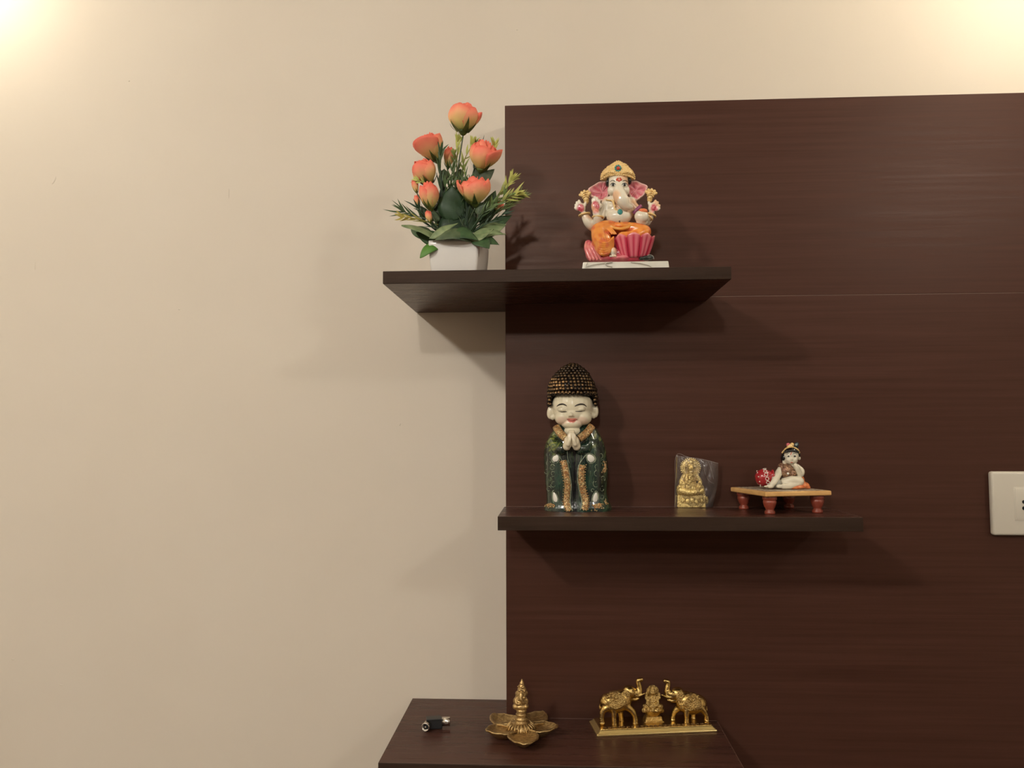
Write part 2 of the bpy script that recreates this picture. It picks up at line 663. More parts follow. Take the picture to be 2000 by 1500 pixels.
cx, cy = pot_c.x, pot_c.y
rings = []
for t, h in ((0, 43.5), (.02, 44), (.25, 46), (.6, 48), (.9, 49), (1, 49), (1, 46.5), (.85, 45), (.80, 10)):
    rings.append(sq_ring(cx, cy, UZ + ph * t, h * S, 5 * S if h > 20 else 2 * S))
put('pot', MB().loft(rings), M_POT, plant)
put('foam_fill', MB().loft([sq_ring(cx, cy, UZ + ph * .82, 44 * S, 9 * S), sq_ring(cx, cy, UZ + ph * .9, 43 * S, 9 * S)]), M_SOIL, plant)

CORAL, PEACH, YEL, YGR = srgb(240, 126, 104), srgb(242, 172, 128), srgb(230, 208, 132), srgb(180, 182, 100)


def rose(px, py, w, h, ax, d=0, opened=.5, n_out=5, seed=0, name='rose'):
    """px,py: centre of bloom; ax: direction the bloom points (image right, up, towards camera)"""
    rnd = random.Random(seed)
    A = Vector((ax[0], -ax[2], ax[1])).normalized()
    c = F(px, py, d)
    B = c - A * (h * .5 * S)
    U = A.orthogonal().normalized()
    V = A.cross(U)
    R = w * .5 * S
    H = h * S
    cal = MB()
    cal.lathe(B, [(.02 * R, -.14 * H), (.15 * R, -.1 * H), (.30 * R, .0 * H), (.36 * R, .06 * H)], 14, Matrix((U, V, A)).transposed())
    for k in range(5):
        a = k * 2 * PI / 5 + rnd.random()
        D = U * math.cos(a) + V * math.sin(a)
        T = A.cross(D)
        ln = rnd.uniform(.34, .5)

        def sep(u, v, D=D, T=T, ln=ln):
            wd = .22 * R * math.sin(PI * (1 - v) ** .6 * .5) * (1 - v * .9)
            r = .34 * R + R * .62 * math.sin(min(v, 1) * PI / 2)
            return B + A * (ln * H * v) + D * (r * 1.03) + T * ((u * 2 - 1) * wd)
        cal.grid(sep, 2, 5)
    ro = put(name, cal, M_LEAF, plant, color=lambda p, n: lerp(srgb(52, 70, 34), srgb(110, 122, 52), nz(p, 200) + .4), origin=B)
    layers = [(n_out, 1.0, .82 if opened < .8 else .74, .96, 66), (4, .86, .90, 1.02, 66), (4, .66, .90, 1.06, 62), (3, .42, .90, 1.08, 70), (3, .2, .9, 1.06, 80)]
    for li, (n, rr, prof, hh, half) in enumerate(layers):
        off = rnd.random() * 6
        for k in range(n):
            a0 = off + k * 2 * PI / n + rnd.uniform(-.15, .15)
            lean = rnd.uniform(-.05, .06) + (opened * .16 if li == 0 else opened * .03)
            if li == 0 and k == seed % n and opened > .4:
                lean += .42
            hh2 = hh * rnd.uniform(.9, 1.05)
            tipx = rnd.uniform(.09, .17)

            def pet(u, v, a0=a0, rr=rr, prof=prof, hh2=hh2, lean=lean, half=half, tipx=tipx):
                uu = u * 2 - 1
                vv = v * (1 - tipx * (abs(uu) ** 2.4) * 2.4)
                r = R * rr * math.sin(PI * (.06 + prof * vv * .86)) + R * lean * vv * vv
                r += R * .05 * vv ** 6 * 2.0               # rolled lip
                ang = a0 + math.radians(half) * uu * (math.sin(PI * min(1, .12 + vv * .62)) ** .7)
                r *= 1 - .07 * abs(uu) + .015 * math.sin(9 * uu + a0 * 5) * vv
                return B + A * (H * hh2 * vv) + (U * math.cos(ang) + V * math.sin(ang)) * r
            pm = MB().grid(pet, 10, 8)
            j = rnd.uniform(-.08, .08)

            sd_ = rnd.random() * 50

            def colr(i, j=j, li=li, sd_=sd_):
                uu, v = (i % 11) / 10 * 2 - 1, (i // 11) / 8
                f = .12 * nz((uu * 2, v * 2, sd_), 1.4) + .05 * nz((uu * 14, v * 2, sd_), 1)
                v = v + j + f
                c_ = lerp(YGR, YEL, v / .28) if v < .28 else lerp(YEL, PEACH, (v - .28) / .34)
                c_ = lerp(c_, CORAL, sstep(.5, .95, v))
                rim = max(sstep(.78, 1.0, abs(uu)), sstep(.9, 1.02, v))
                return lerp(c_, srgb(226, 92, 74), rim * (.55 if v > .35 else .2))
            o = put('petal', pm, M_PETAL, ro, color=colr, origin=B)
            sm = o.modifiers.new('solid', 'SOLIDIFY')
            sm.thickness = .0005
    return B - A * (.13 * H)


roots = []
roots.append(rose(905, 232, 58, 52, (.03, 1, .12), -2, .62, seed=1))
roots.append(rose(843, 290, 50, 50, (-.45, 1, .3), -6, .85, seed=3))
roots.append(rose(830, 338, 46, 46, (-.4, 1, .35), -22, .35, seed=3))
roots.append(rose(839, 384, 38, 46, (-.1, 1, .25), -30, .18, seed=5))
roots.append(rose(943, 306, 54, 52, (.2, 1, .35), -12, .6, seed=9))
roots.append(rose(928, 374, 56, 48, (.02, 1, .28), -34, .5, seed=11))
roots.append(rose(877, 308, 22, 38, (.12, 1, .1), 14, .1, seed=13, name='rosebud'))
roots.append(rose(973, 405, 20, 24, (.5, 1, .1), 4, .2, seed=15, name='rosebud'))
roots.append(rose(838, 424, 14, 22, (-.2, 1, .2), -26, .1, seed=17, name='rosebud'))
roots.append(rose(811, 364, 13, 24, (-.25, 1, .2), -22, .05, seed=19, name='rosebud'))
roots.append(rose(815, 394, 12, 22, (-.2, 1, .2), -20, .05, seed=21, name='rosebud'))
base_pt = F(896, 478, 0)
for i, q in enumerate(roots):
    b0 = F(880 + 34 * ((i * 37) % 10) / 10, 480, random.uniform(-20, 20))
    mid = (b0 * .45 + q * .55) + Vector((random.uniform(-4, 4) * S, 0, random.uniform(-2, 6) * S))
    ps, rs = spline([b0, mid, q], [1.8 * S, 1.5 * S, 1.2 * S], 6)
    put('stem', MB().tube(ps, rs, 7), M_STEM, plant)

DKG, MDG, PLG, BRG, YLG = srgb(38, 60, 38), srgb(66, 94, 56), srgb(146, 158, 116), srgb(78, 122, 46), srgb(176, 180, 92)


def leaf_grid(mb, b, t, w, face, bend, fold=.15, nu=4, nv=9, wave=0., tipsharp=1., narrow=False):
    b, t = Vector(b), Vector(t)
    ax = t - b
    L = ax.length
    axn = ax.normalized()
    fc = Vector(face).normalized()
    side = axn.cross(fc).normalized()
    nrm = side.cross(axn).normalized()

    def g(u, v):
        uu = u * 2 - 1
        wd = w * .5 * (math.sin(PI * min(1, v ** .72)) ** .75 + .02) * (1 if v < .55 else (1 - (v - .55) ** 2 * tipsharp))
        if narrow:
            wd = w * .5 * (1 - v) ** .8 * min(1, .35 + v * 3)
        return b + ax * v + nrm * (bend * L * math.sin(PI * v) - fold * abs(uu) * wd * 2 + wave * w * math.sin(7 * v + 2 * uu)) + side * (uu * wd)
    mb.grid(g, nu, nv)


def leaf(bp, tp, w, col, bend=.1, fold=.12, face=(0, -1, .35), wave=.03, col2=None):
    """bp,tp = (px,py,d)"""
    b, t = F(*bp), F(*tp)
    mb = MB()
    leaf_grid(mb, b, t, w * S, face, bend, fold, 6, 12, wave)
    c2 = col2 or lerp(col, PLG, .35)
    ax = (t - b)

    def cl(p, n):
        v = (p - b).dot(ax) / ax.length_squared
        k = .5 + .9 * nz(p, 160, 3)
        vein = .5 + .5 * math.sin(v * 44)
        return lerp(col, c2, .18 + k * .6 + .16 * vein)
    o = put('leaf', mb, M_LEAF, plant, color=cl, origin=b)
    sm = o.modifiers.new('solid', 'SOLIDIFY')
    sm.thickness = .0005
    return o


# broad collar leaves around the rim
leaf((858, 466, -30), (784, 440, -44), 34, MDG, .1, .1, (.1, -.6, 1), col2=PLG)
leaf((862, 470, -26), (812, 454, -30), 30, DKG, -.05, .1, (-.4, -1, .2), col2=MDG)
leaf((858, 476, -34), (820, 504, -46), 26, BRG, .18, .1, (-.3, -1, .4), col2=BRG)
leaf((838, 466, -54), (895, 436, -44), 24, MDG, .12, .2, (.2, -.7, 1), col2=PLG)
leaf((930, 466, -46), (850, 468, -58), 34, DKG, .22, .1, (0, -1, .7))
leaf((870, 462, -40), (935, 470, -60), 36, DKG, .25, .1, (0, -1, .8), col2=MDG)
leaf((908, 458, -50), (964, 448, -58), 30, MDG, -.10, .2, (0, -.7, 1), col2=PLG)
leaf((915, 462, -24), (988, 458, -30), 44, MDG, .16, .12, (.1, -.7, .9), col2=PLG)
leaf((925, 462, -30), (989, 438, -6), 36, MDG, .1, .1, (.2, -1, .6), col2=PLG)
leaf((928, 462, -44), (955, 486, -66), 34, DKG, .12, .1, (.3, -1, .5), col2=MDG)
leaf((925, 465, -40), (975, 478, -46), 26, DKG, .14, .1, (.3, -1, .6), col2=MDG)
leaf((840, 462, -10), (802, 446, 20), 30, DKG, .1, .1, (-.2, -1, .6), col2=MDG)
leaf((880, 460, -10), (850, 424, -8), 20, DKG, .05, .1, (0, -1, .2), col2=PLG)
# upright dark leaves in the middle
leaf((884, 432, -24), (882, 362, -22), 54, DKG, .06, .1, (.1, -1, .1), col2=srgb(40, 64, 36))
leaf((886, 462, -30), (884, 404, -16), 56, srgb(22, 36, 24), .05, .1, (0, -1, .1), col2=DKG)
leaf((905, 460, -20), (915, 398, -14), 44, DKG, .05, .1, (.2, -1, .1), col2=srgb(40, 62, 36))
leaf((870, 440, 0), (866, 352, 6), 26, srgb(24, 40, 26), .04, .1, (.1, -1, .1), col2=DKG)
leaf((925, 440, -8), (905, 350, 8), 28, DKG, .04, .1, (-.1, -1, .1))
leaf((895, 420, 4), (898, 340, 8), 24, DKG, .04, .1, (.1, -1, .1))
leaf((940, 440, 0), (968, 372, 0), 30, DKG, .06, .1, (.2, -1, .1), col2=MDG)
leaf((930, 362, -2), (966, 330, -2), 22, srgb(22, 38, 26), .06, .1, (.2, -1, .1))
leaf((938, 356, 0), (926, 326, 4), 14, srgb(22, 38, 26), .04, .1)
leaf((836, 428, -12), (818, 402, -14), 20, DKG, .06, .1)
leaf((852, 430, -12), (858, 392, -12), 20, DKG, .06, .1)
leaf((950, 448, -10), (1000, 420, 0), 22, DKG, .06, .1, (.2, -1, .3), col2=MDG)
leaf((858, 432, -18), (836, 408, -26), 18, DKG, .05, .1)
leaf((930, 418, -26), (946, 394, -30), 20, DKG, .05, .1)
leaf((868, 330, 10), (862, 372, 2), 18, DKG, .05, .1)
leaf((900, 330, 12), (888, 366, 8), 20, DKG, .05, .1)


def sprig(pts, n, ln, wd, col, tipcol, spread=.9, seed=0, tuft=0):
    """a stem with narrow pointed leaves; pts = [(px,py,d)...]"""
    rnd = random.Random(seed)
    ps, rs = spline([F(*p) for p in pts], [1.3 * S] * (len(pts) - 1) + [.7 * S], 6)
    mb = MB().tube(ps, rs, 6)
    k = len(ps)
    for i in range(n):
        t = .3 + .7 * (i / max(1, n - 1))
        j = min(k - 2, int(t * (k - 1)))
        p = ps[j].lerp(ps[j + 1], t * (k - 1) - j)
        ax = (ps[j + 1] - ps[j]).normalized()
        s_ = 1 if i % 2 else -1
        sd = ax.cross(Vector((0, -1, 0))).normalized() * s_
        dr = ax + sd * spread * rnd.uniform(.4, 1) + Vector((0, rnd.uniform(-.5, .5), rnd.uniform(-.1, .25)))
        dr.normalize()
        L = ln * S * rnd.uniform(.85, 1.25)
        leaf_grid(mb, p, p + dr * L, wd * S * rnd.uniform(.8, 1.2), (rnd.uniform(-.4, .4), -1, rnd.uniform(-.2, .6)), rnd.uniform(-.1, .12), .1, 2, 6, narrow=True)
    for i in range(tuft):
        p = ps[-1]
        ax = (ps[-1] - ps[-2]).normalized()
        dr = (ax + Vector((rnd.uniform(-.8, .8), rnd.uniform(-.7, .4), rnd.uniform(-.5, .8)))).normalized()
        leaf_grid(mb, p, p + dr * ln * .8 * S, wd * 1.1 * S, (rnd.uniform(-.5, .5), -1, .2), .08, .1, 2, 6, narrow=True)
    b = ps[0]
    tot = (ps[-1] - b).length

    def cl(p, nn):
        return lerp(col, tipcol, sstep(.35, 1.1, (p - b).length / tot) + .25 * nz(p, 150))
    put('sprig', mb, M_LEAF, plant, color=cl, origin=b)


# dark grassy sprays
sprig([(866, 462, -10), (822, 428, -14), (790, 414, -18)], 9, 36, 5.5, DKG, srgb(64, 84, 50), .55, 1, 3)
sprig([(870, 458, -16), (838, 430, -24), (818, 408, -26)], 7, 28, 5, DKG, DKG, .6, 2, 2)
sprig([(912, 455, -14), (965, 418, -6), (1012, 390, 0)], 12, 34, 5, DKG, srgb(120, 140, 80), .4, 3, 5)
sprig([(915, 455, -20), (960, 405, -14), (985, 385, -10)], 10, 30, 5, DKG, srgb(100, 124, 62), .6, 4, 2)
sprig([(868, 420, -22), (860, 340, -26), (860, 300, -28)], 9, 34, 6, DKG, srgb(58, 78, 44), .35, 5, 2)
sprig([(905, 400, -4), (926, 330, 2), (934, 290, 4)], 8, 24, 5, DKG, srgb(40, 58, 34), .45, 6, 3)
sprig([(890, 430, -12), (880, 370, -12), (884, 330, -8)], 8, 30, 5, DKG, srgb(74, 94, 50), .6, 7, 2)
sprig([(920, 450, -30), (940, 420, -36), (962, 400, -36)], 8, 24, 5, DKG, srgb(96, 118, 70), .7, 8, 2)
sprig([(905, 465, -20), (945, 440, -26), (985, 418, -16)], 8, 26, 5, DKG, DKG, .5, 18, 2)
# pale yellow-green sprays with tufted tips
sprig([(895, 400, 4), (892, 320, 10), (896, 278, 10)], 7, 23, 7, srgb(80, 98, 48), YLG, .6, 9, 6)
sprig([(900, 390, 2), (905, 320, 4), (922, 284, 4)], 8, 25, 7, srgb(70, 90, 44), YLG, .7, 10, 7)
sprig([(935, 380, 6), (958, 310, 8), (966, 284, 8)], 7, 23, 6, srgb(80, 98, 48), YLG, .6, 11, 6)
sprig([(930, 430, -10), (975, 380, -8), (998, 352, -6)], 11, 25, 7, srgb(80, 100, 48), srgb(176, 176, 92), .8, 12, 6)
sprig([(935, 430, -14), (985, 390, -12), (1008, 378, -10)], 10, 25, 7, srgb(80, 100, 48), srgb(176, 176, 92), .8, 13, 6)
sprig([(858, 440, -18), (815, 428, -26), (788, 424, -28)], 7, 23, 6, srgb(110, 110, 50), srgb(176, 160, 78), .7, 14, 4)
sprig([(892, 400, -4), (886, 320, -2), (886, 300, -2)], 6, 14, 5, srgb(70, 88, 44), srgb(120, 132, 60), .7, 15, 4)
sprig([(902, 380, 0), (910, 350, 0), (906, 330, 2)], 5, 14, 4, srgb(70, 88, 44), srgb(120, 132, 60), .8, 16, 3)
sprig([(858, 380, -30), (828, 358, -34), (815, 352, -32)], 5, 16, 6, srgb(90, 104, 48), YLG, .7, 17, 3)
# thin bare stalks between the leaves
rn = random.Random(31)
for k in range(16):
    x0 = rn.uniform(862, 930)
    x1 = x0 + rn.uniform(-34, 40)
    ps, rs = spline([F(x0, 474, rn.uniform(-24, 10)), F((x0 + x1) / 2 + rn.uniform(-6, 6), 440, rn.uniform(-34, 6)), F(x1, rn.uniform(400, 425), rn.uniform(-34, 6))], [1.3 * S, 1.1 * S, .9 * S], 5)
    put('stem', MB().tube(ps, rs, 6), M_STEM, plant)
for k in range(9):
    x0 = rn.uniform(866, 922)
    sprig([(x0, 450, rn.uniform(-20, 0)), (x0 + rn.uniform(-14, 14), 415, rn.uniform(-26, 0)), (x0 + rn.uniform(-26, 26), rn.uniform(335, 385), rn.uniform(-24, 6))], 8, 24, 5, srgb(30, 50, 32), srgb(70, 92, 50), .7, 40 + k, 2)

# ================================================================== elephant-headed seated figurine on the top shelf
F = Frame(-DW + 1.035, 1212, 430)
S = F.s
IV, PINK, DPINK, ORG, GLD = srgb(228, 220, 200), srgb(222, 126, 132), srgb(196, 58, 84), srgb(222, 128, 54), srgb(218, 178, 104)
M_ENAMEL = mat('glossy_painted_enamel', (.8, .75, .6), .22, vcol=True, coat=.35)
M_BASEM = mat('white_marble_resin', srgb(226, 222, 208), .3, mottle=(40, .4, srgb(190, 186, 172)), coat=.2)
M_GOLDP = mat('gold_paint', srgb(224, 184, 112), .34, .12, mottle=(420, .7, srgb(242, 218, 164)), bump=(700, .5, .0008))
M_BLK = mat('black_enamel', (.008, .008, .008), .2, coat=.3)
M_TEAL = mat('teal_rhinestone', srgb(52, 140, 136), .08, coat=1)
M_REDS = mat('red_rhinestone', srgb(206, 60, 40), .08, coat=1)
M_DKENAMEL = mat('dark_green_enamel', srgb(30, 36, 32), .2, coat=.4)
bc = F(1218, 515)
gan = thing('deity_figurine', (bc.x, bc.y, UZ), 'painted elephant-headed deity figurine in orange cloth with a pink lotus on the top shelf', 'figurine')


def E(mb, px, py, d, rx, ry, rz, tilt=0, nu=20, nv=14):
    """ellipsoid: rx image width, ry depth, rz image height (pixels), tilt degrees clockwise in the picture"""
    return mb.ell(F(px, py, d), (rx * S, ry * S, rz * S), Euler((0, math.radians(tilt), 0)), nu, nv)


def L(mb, pts, rad, sub=5):
    return mb.limb([F(*p) for p in pts], [r * S for r in rad], 14, sub)


def T(pts, rad, n=8, closed=False, sub=5):
    ps, rs = spline([F(*p) for p in pts], [rad * S] * len(pts), sub)
    return MB().tube(ps, rs, n, closed)


# --- slab
zt = F(1218, 510, -46).z
bw, bd = 83 * S, 44 * S
mb = MB().loft([[Vector((bc.x + x * k, bc.y + y * k, z)) for x, y in ((-bw, -bd), (bw, -bd), (bw, bd), (-bw, bd))] for k, z in ((1, UZ), (1, UZ + .002), (.975, zt))])
put('base_slab', mb, M_BASEM, gan, smooth=False, bevel=.0012)
for pts in ([(1143, 522, -47), (1160, 517, -46.5), (1186, 513, -46), (1196, 511.5, -46)], [(1196, 512, -46), (1184, 514, -46.5), (1184, 518, -46.6), (1196, 521, -47)], [(1232, 512, -46), (1250, 514, -46.4), (1266, 518, -46.8), (1272, 521, -47)], [(1148, 513, -46), (1144, 519, -47)]):
    put('swirl', T(pts, .7, 6), mat('grey_swirl', srgb(186, 182, 168), .4), gan)

# --- pink rock seat
mb = MB()
E(mb, 1208, 500, 6, 52, 34, 16)
E(mb, 1163, 496, 4, 20, 26, 18)
E(mb, 1152, 488, 4, 11, 20, 20, -12)
E(mb, 1245, 500, -2, 24, 26, 14)
E(mb, 1212, 508, -8, 56, 30, 8)
E(mb, 1205, 480, 18, 46, 22, 30)


def c_seat(p, n):
    return lerp(srgb(226, 138, 140), srgb(198, 70, 92), .5 + 1.2 * nz(p, 130))


organic('rock_seat', mb, M_ENAMEL, gan, .0009, 4, c_seat)

# --- ivory body: torso, head, trunk, arms
mb = MB()
E(mb, 1209, 416, 4, 29, 24, 26)
E(mb, 1206, 398, 6, 31, 20, 18)
E(mb, 1209, 424, -6, 25, 20, 17)
E(mb, 1196, 404, -8, 10, 9, 8)
E(mb, 1222, 408, -6, 11, 10, 9)
E(mb, 1207, 356, 0, 21, 20, 20)
E(mb, 1207, 366, -4, 19, 18, 16)
E(mb, 1194, 372, -8, 8, 9, 10)
E(mb, 1222, 372, -8, 8, 9, 10)
E(mb, 1186, 398, 6, 12, 13, 14)
E(mb, 1232, 398, 6, 12, 13, 14)
L(mb, [(1208, 368, -16), (1210, 380, -24), (1216, 392, -29), (1223, 402, -27), (1232, 404, -22)], [10, 13.5, 13, 9, 5])
# image-left front arm, raised palm
L(mb, [(1184, 398, 2), (1174, 420, -2), (1166, 434, -8)], [9, 9, 9])
L(mb, [(1166, 434, -8), (1167, 424, -16), (1164, 414, -18)], [9, 8, 7])
E(mb, 1163, 403, -19, 8.5, 5, 13)
for k, (x, y, l) in enumerate(((1157.5, 389, 6), (1162, 385.5, 7), (1166.5, 387.5, 6.5), (1170.5, 391, 5))):
    E(mb, x, y + 3, -20 + abs(k - 1.5), 2.6, 2.8, l)
E(mb, 1172, 403, -19, 3, 3, 6, 20)
# image-left rear arm
L(mb, [(1184, 402, 12), (1164, 440, 8), (1150, 434, 2), (1142, 420, 0)], [9, 12, 10.5, 7])
E(mb, 1136, 406, -1, 8, 7, 10, -14)
for x, y, a in ((1128, 398, -30), (1132, 395, -20), (1126, 403, -40), (1126, 408, -55)):
    E(mb, x, y, -4, 3, 3.2, 6, a)
E(mb, 1143, 399, -3, 3, 3, 6, 15)
# image-right rear arm
L(mb, [(1236, 402, 12), (1254, 434, 8), (1266, 428, 2), (1273, 416, 0)], [9, 11, 9, 6])
E(mb, 1274, 405, -1, 8, 7, 10, 14)
for x, y, a in ((1283, 398, 30), (1279, 395, 20), (1286, 404, 40), (1285, 409, 60)):
    E(mb, x, y, -4, 3, 3.2, 6, a)
E(mb, 1268, 398, -3, 3, 3, 6, -15)
# image-right front arm with cupped hand
L(mb, [(1234, 398, 2), (1250, 418, 0), (1258, 432, -8), (1250, 432, -16)], [9, 8.5, 9, 8])
E(mb, 1253, 423, -18, 14, 12, 13)
# planted foot
E(mb, 1197, 492, -28, 8, 12, 10, -14)
for k in range(4):
    E(mb, 1192 + k * 3.6, 500.5, -36, 1.9, 3, 2.2)
PALM = [(F(1163, 404, -24), 9 * S), (F(1134, 408, -7), 7 * S), (F(1278, 407, -8), 7 * S)]
SWEET = F(1256, 413, -24)
TIP = F(1232, 405, -25)


def c_body(p, n):
    c = IV
    for q, r in PALM:
        dd = Vector(((p.x - q.x), (p.y - q.y) * 1.6, (p.z - q.z) * .72)).length
        c = lerp(c, DPINK if nz(p, 500) > -.1 else PINK, 1 - sstep(r * .7, r * 1.35, dd))
    hh = (p.z - UZ) / S
    blush = sstep(.05, .5, nz(p, 70, 4)) * .75
    c = lerp(c, srgb(232, 172, 120), blush)
    c = lerp(c, srgb(230, 150, 92), .55 * (1 - sstep(92, 104, hh)) * sstep(70, 80, hh))
    return lerp(c, srgb(222, 200, 170), .35 * max(0, nz(p, 90)))


organic('body', mb, M_ENAMEL, gan, .0008, 3, c_body)

# --- ears with pink ribbed hollows
for outline, cxy, sgn in (([(1190, 352), (1181, 352.5), (1170, 354), (1160, 360), (1149, 367.5), (1151, 376), (1155, 384), (1163, 388), (1172, 391), (1181, 391), (1187, 385), (1190, 374), (1191, 362)], (1177, 373), -1),
                          ([(1227, 353), (1234, 352), (1243, 352), (1254, 357), (1265, 362), (1264, 370), (1260, 379), (1253, 385), (1244, 390.5), (1236, 388), (1230, 382), (1227, 374), (1226, 362)], (1243, 371), 1)):
    n = len(outline)
    ps, _ = spline([F(x, y, 0) for x, y in outline] + [F(*outline[0], 0)], 1, 4)
    ps = ps[:-1]
    cc = F(*cxy, 0)
    mb = MB()
    rings = []
    inner = F(1190 if sgn < 0 else 1227, 370, 0)
    for k, (sc_, dep) in enumerate(((.9, 9), (1, 6), (1.0, 2), (.94, -2), (.86, -1.2), (.74, 1.5), (.55, 3), (.3, 4), (.02, 4))):
        ring = []
        for q in ps:
            v = cc + (q - cc) * sc_
            away = (v - inner).length / S
            rib = 1.6 * math.sin(away * .25 + math.atan2(q.z - inner.z, q.x - inner.x) * 13) if 4 <= k <= 7 else 0
            v = v + Vector((0, (dep + 4 - away * .06 + rib) * S, 0))
            ring.append(v)
        rings.append(ring)
    mb.loft(rings)
    front = F(cxy[0], cxy[1], 0)

    def c_ear(p, nn, cc=cc, ps=ps, inner=inner):
        dist = min((Vector((p.x - q.x, 0, p.z - q.z))).length for q in ps) / S
        a = math.atan2(p.z - inner.z, p.x - inner.x) * 13
        streak = .5 + .5 * math.sin(a + (p - inner).length / S * .25)
        c = lerp(srgb(232, 196, 184), lerp(srgb(226, 150, 152), srgb(196, 78, 98), streak * .8), sstep(1.2, 4.5, dist))
        near = (p - inner).length / S
        return lerp(c, srgb(200, 70, 92), .55 * (1 - sstep(3, 13, near)) * sstep(1, 3, dist))
    put('ear', mb, M_ENAMEL, gan, color=c_ear)

# --- crown
mb = MB()
prof = [(33, 350), (33, 343), (29, 334), (21, 326), (12, 319.5), (5, 316), (1.2, 314.5)]
rings = []
for hw, y in prof:
    c = F(1206.5 if y > 320 else 1207, y, 4)
    dz = 0
    rings.append([Vector((c.x + hw * S * math.cos(a), c.y + hw * .62 * S * math.sin(a), c.z + (5 * S * max(0, -math.sin(a)) if y > 338 else 0))) for a in [2 * PI * i / 32 for i in range(32)]])
mb.loft(rings)
crown = put('crown', mb, M_GOLDP, gan)
bead = MB()
for k in range(3):
    pts = [[(1174, 350, 2), (1175, 341, 2), (1181, 332, 2), (1191, 325, 2), (1200, 318.5, 2), (1207, 315, 2), (1216, 319, 2), (1225, 326, 2), (1234, 335, 2), (1239, 343, 2), (1239, 350, 2)],
           [(1177, 349, -8), (1186, 344, -13), (1197, 342, -17), (1208, 341.5, -18), (1219, 342, -17), (1229, 344, -13), (1237, 348, -8)],
           [(1180, 341, -9), (1190, 336, -13), (1200, 338, -16), (1208, 340, -17), (1216, 338, -16), (1226, 336, -13), (1234, 341, -9)]][k]
    ps, _ = spline([F(*p) for p in pts], 1, 6)
    acc = 0
    last = ps[0]
    for q in ps:
        if (q - last).length > 3.0 * S or q is ps[0]:
            bead.ell(q, 2.0 * S, nu=8, nv=6)
            last = q
rn = random.Random(4)
for k in range(44):
    a = rn.uniform(PI * 1.08, PI * 1.92)
    y = rn.uniform(322, 342)
    hw = 33 - (343 - y) ** 1.0 * .75 * (1 if y > 326 else 1.1)
    c = F(1207, y, 4)
    bead.ell(Vector((c.x + hw * S * math.cos(a), c.y + hw * .62 * S * math.sin(a), c.z)), (2.4 * S, 1.6 * S, 1.8 * S), nu=8, nv=6)
put('crown_beads', bead, M_GOLDP, crown)
jw = MB()
for k in range(9):
    a = 2 * PI * k / 9
    q = F(1207 + 5.2 * math.cos(a), 328.5 + 5.2 * math.sin(a), -16)
    jw.ell(q, (2.1 * S, 1.5 * S, 2.1 * S), nu=8, nv=6)
put('jewel_ring', jw, M_TEAL, crown)
put('jewel', MB().ell(F(1207.5, 328.5, -18), (3.6 * S, 2.4 * S, 3.6 * S), nu=14, nv=10), M_REDS, crown)

# --- face marks
put('hair_lock', E(MB(), 1186.5, 356, -2, 4, 8, 9, 8), M_BLK, gan)
put('hair_lock', E(MB(), 1229.5, 353.5, -2, 4, 8, 7, -8), M_BLK, gan)
for x in (1197.3, 1219.8):
    e = put('eye', E(MB(), x, 361, -20.2, 4.6, 2.2, 3.4), mat('eye_white', srgb(222, 218, 206), .15, coat=.5), gan)
    put('pupil', E(MB(), x, 361, -22, 2.5, 1.2, 2.6), M_BLK, e)
    put('eyelid_line', T([(x - 5, 361.5, -20.5), (x - 2.5, 358, -22.3), (x + 2, 357.8, -22.3), (x + 5, 361, -20.5)], .6, 6), M_BLK, e)
for x0, x1 in ((1191.5, 1201), (1216, 1226)):
    put('eyebrow', T([(x0, 355 if x0 < 1200 else 354, -20), ((x0 + x1) / 2, 352 if x0 < 1200 else 352.3, -20.5), (x1, 354 if x0 < 1200 else 355.2, -20)], .6, 6), M_BLK, gan)
M_VERM = mat('vermilion_paint', srgb(206, 84, 56), .4)
tl = MB()
for x, y, r in ((1205.5, 351, 2.6), (1212.5, 351, 2.6), (1209, 354, 2.6), (1209, 357.5, 1.8), (1207, 348.5, 1.8), (1211, 348.5, 1.8)):
    tl.ell(F(x, y, -19.0), (r * S, 2.2 * S, r * S), nu=10, nv=8)
for x, y, r in ((1209, 364, 1.3), (1209, 368.5, 1.8)):
    tl.ell(F(x, y, -24), (r * S, 2.2 * S, r * S), nu=10, nv=8)
put('forehead_mark', tl, M_VERM, gan)
cur = MB()
for x0 in (1199.5, 1219.5):
    cur.tube(spline([F(x0, 374, -18.5), F(x0 + .5, 379, -20)], 1, 4)[0], 1.2 * S, 6)
put('cheek_mark', cur, mat('pink_enamel', srgb(206, 120, 122), .3, coat=.3), gan)
put('navel', E(MB(), 1210, 432.5, -25.4, 1.6, 1.4, 2.2), mat('brown_enamel', srgb(96, 48, 34), .4), gan)
# --- tusk, necklace, pendant, armlets
neck = T([(1184, 390, -8), (1190, 391, -13), (1196, 392, -16), (1199, 400, -20), (1202, 408, -21), (1207, 412, -22)], 1.5, 7)
neck.tube(spline([F(1200, 387, -18), F(1199, 396, -20), F(1202, 404, -21)], 1, 6)[0], 1.3 * S, 6)
put('necklace', neck, M_GOLDP, gan)
put('pendant', MB().ell(F(1211, 414, -25), (5.2 * S, 2.6 * S, 6 * S), nu=12, nv=8), M_TEAL, gan)
for (x, y, d, rx, tl_) in ((1141.5, 419, 0, 10.5, 12), (1168, 424, -14, 10, -4), (1271, 420, 0, 9.5, -18), (1266, 424, -8, 9, -35)):
    c = F(x, y, d)
    R_ = Euler((0, math.radians(-tl_), 0)).to_matrix()
    ring = [c + R_ @ Vector((rx * S * math.cos(a), rx * .9 * S * math.sin(a), 0)) for a in [2 * PI * i / 20 for i in range(20)]]
    put('bracelet', MB().tube(ring, 1.9 * S, 8, True), M_GOLDP, gan)


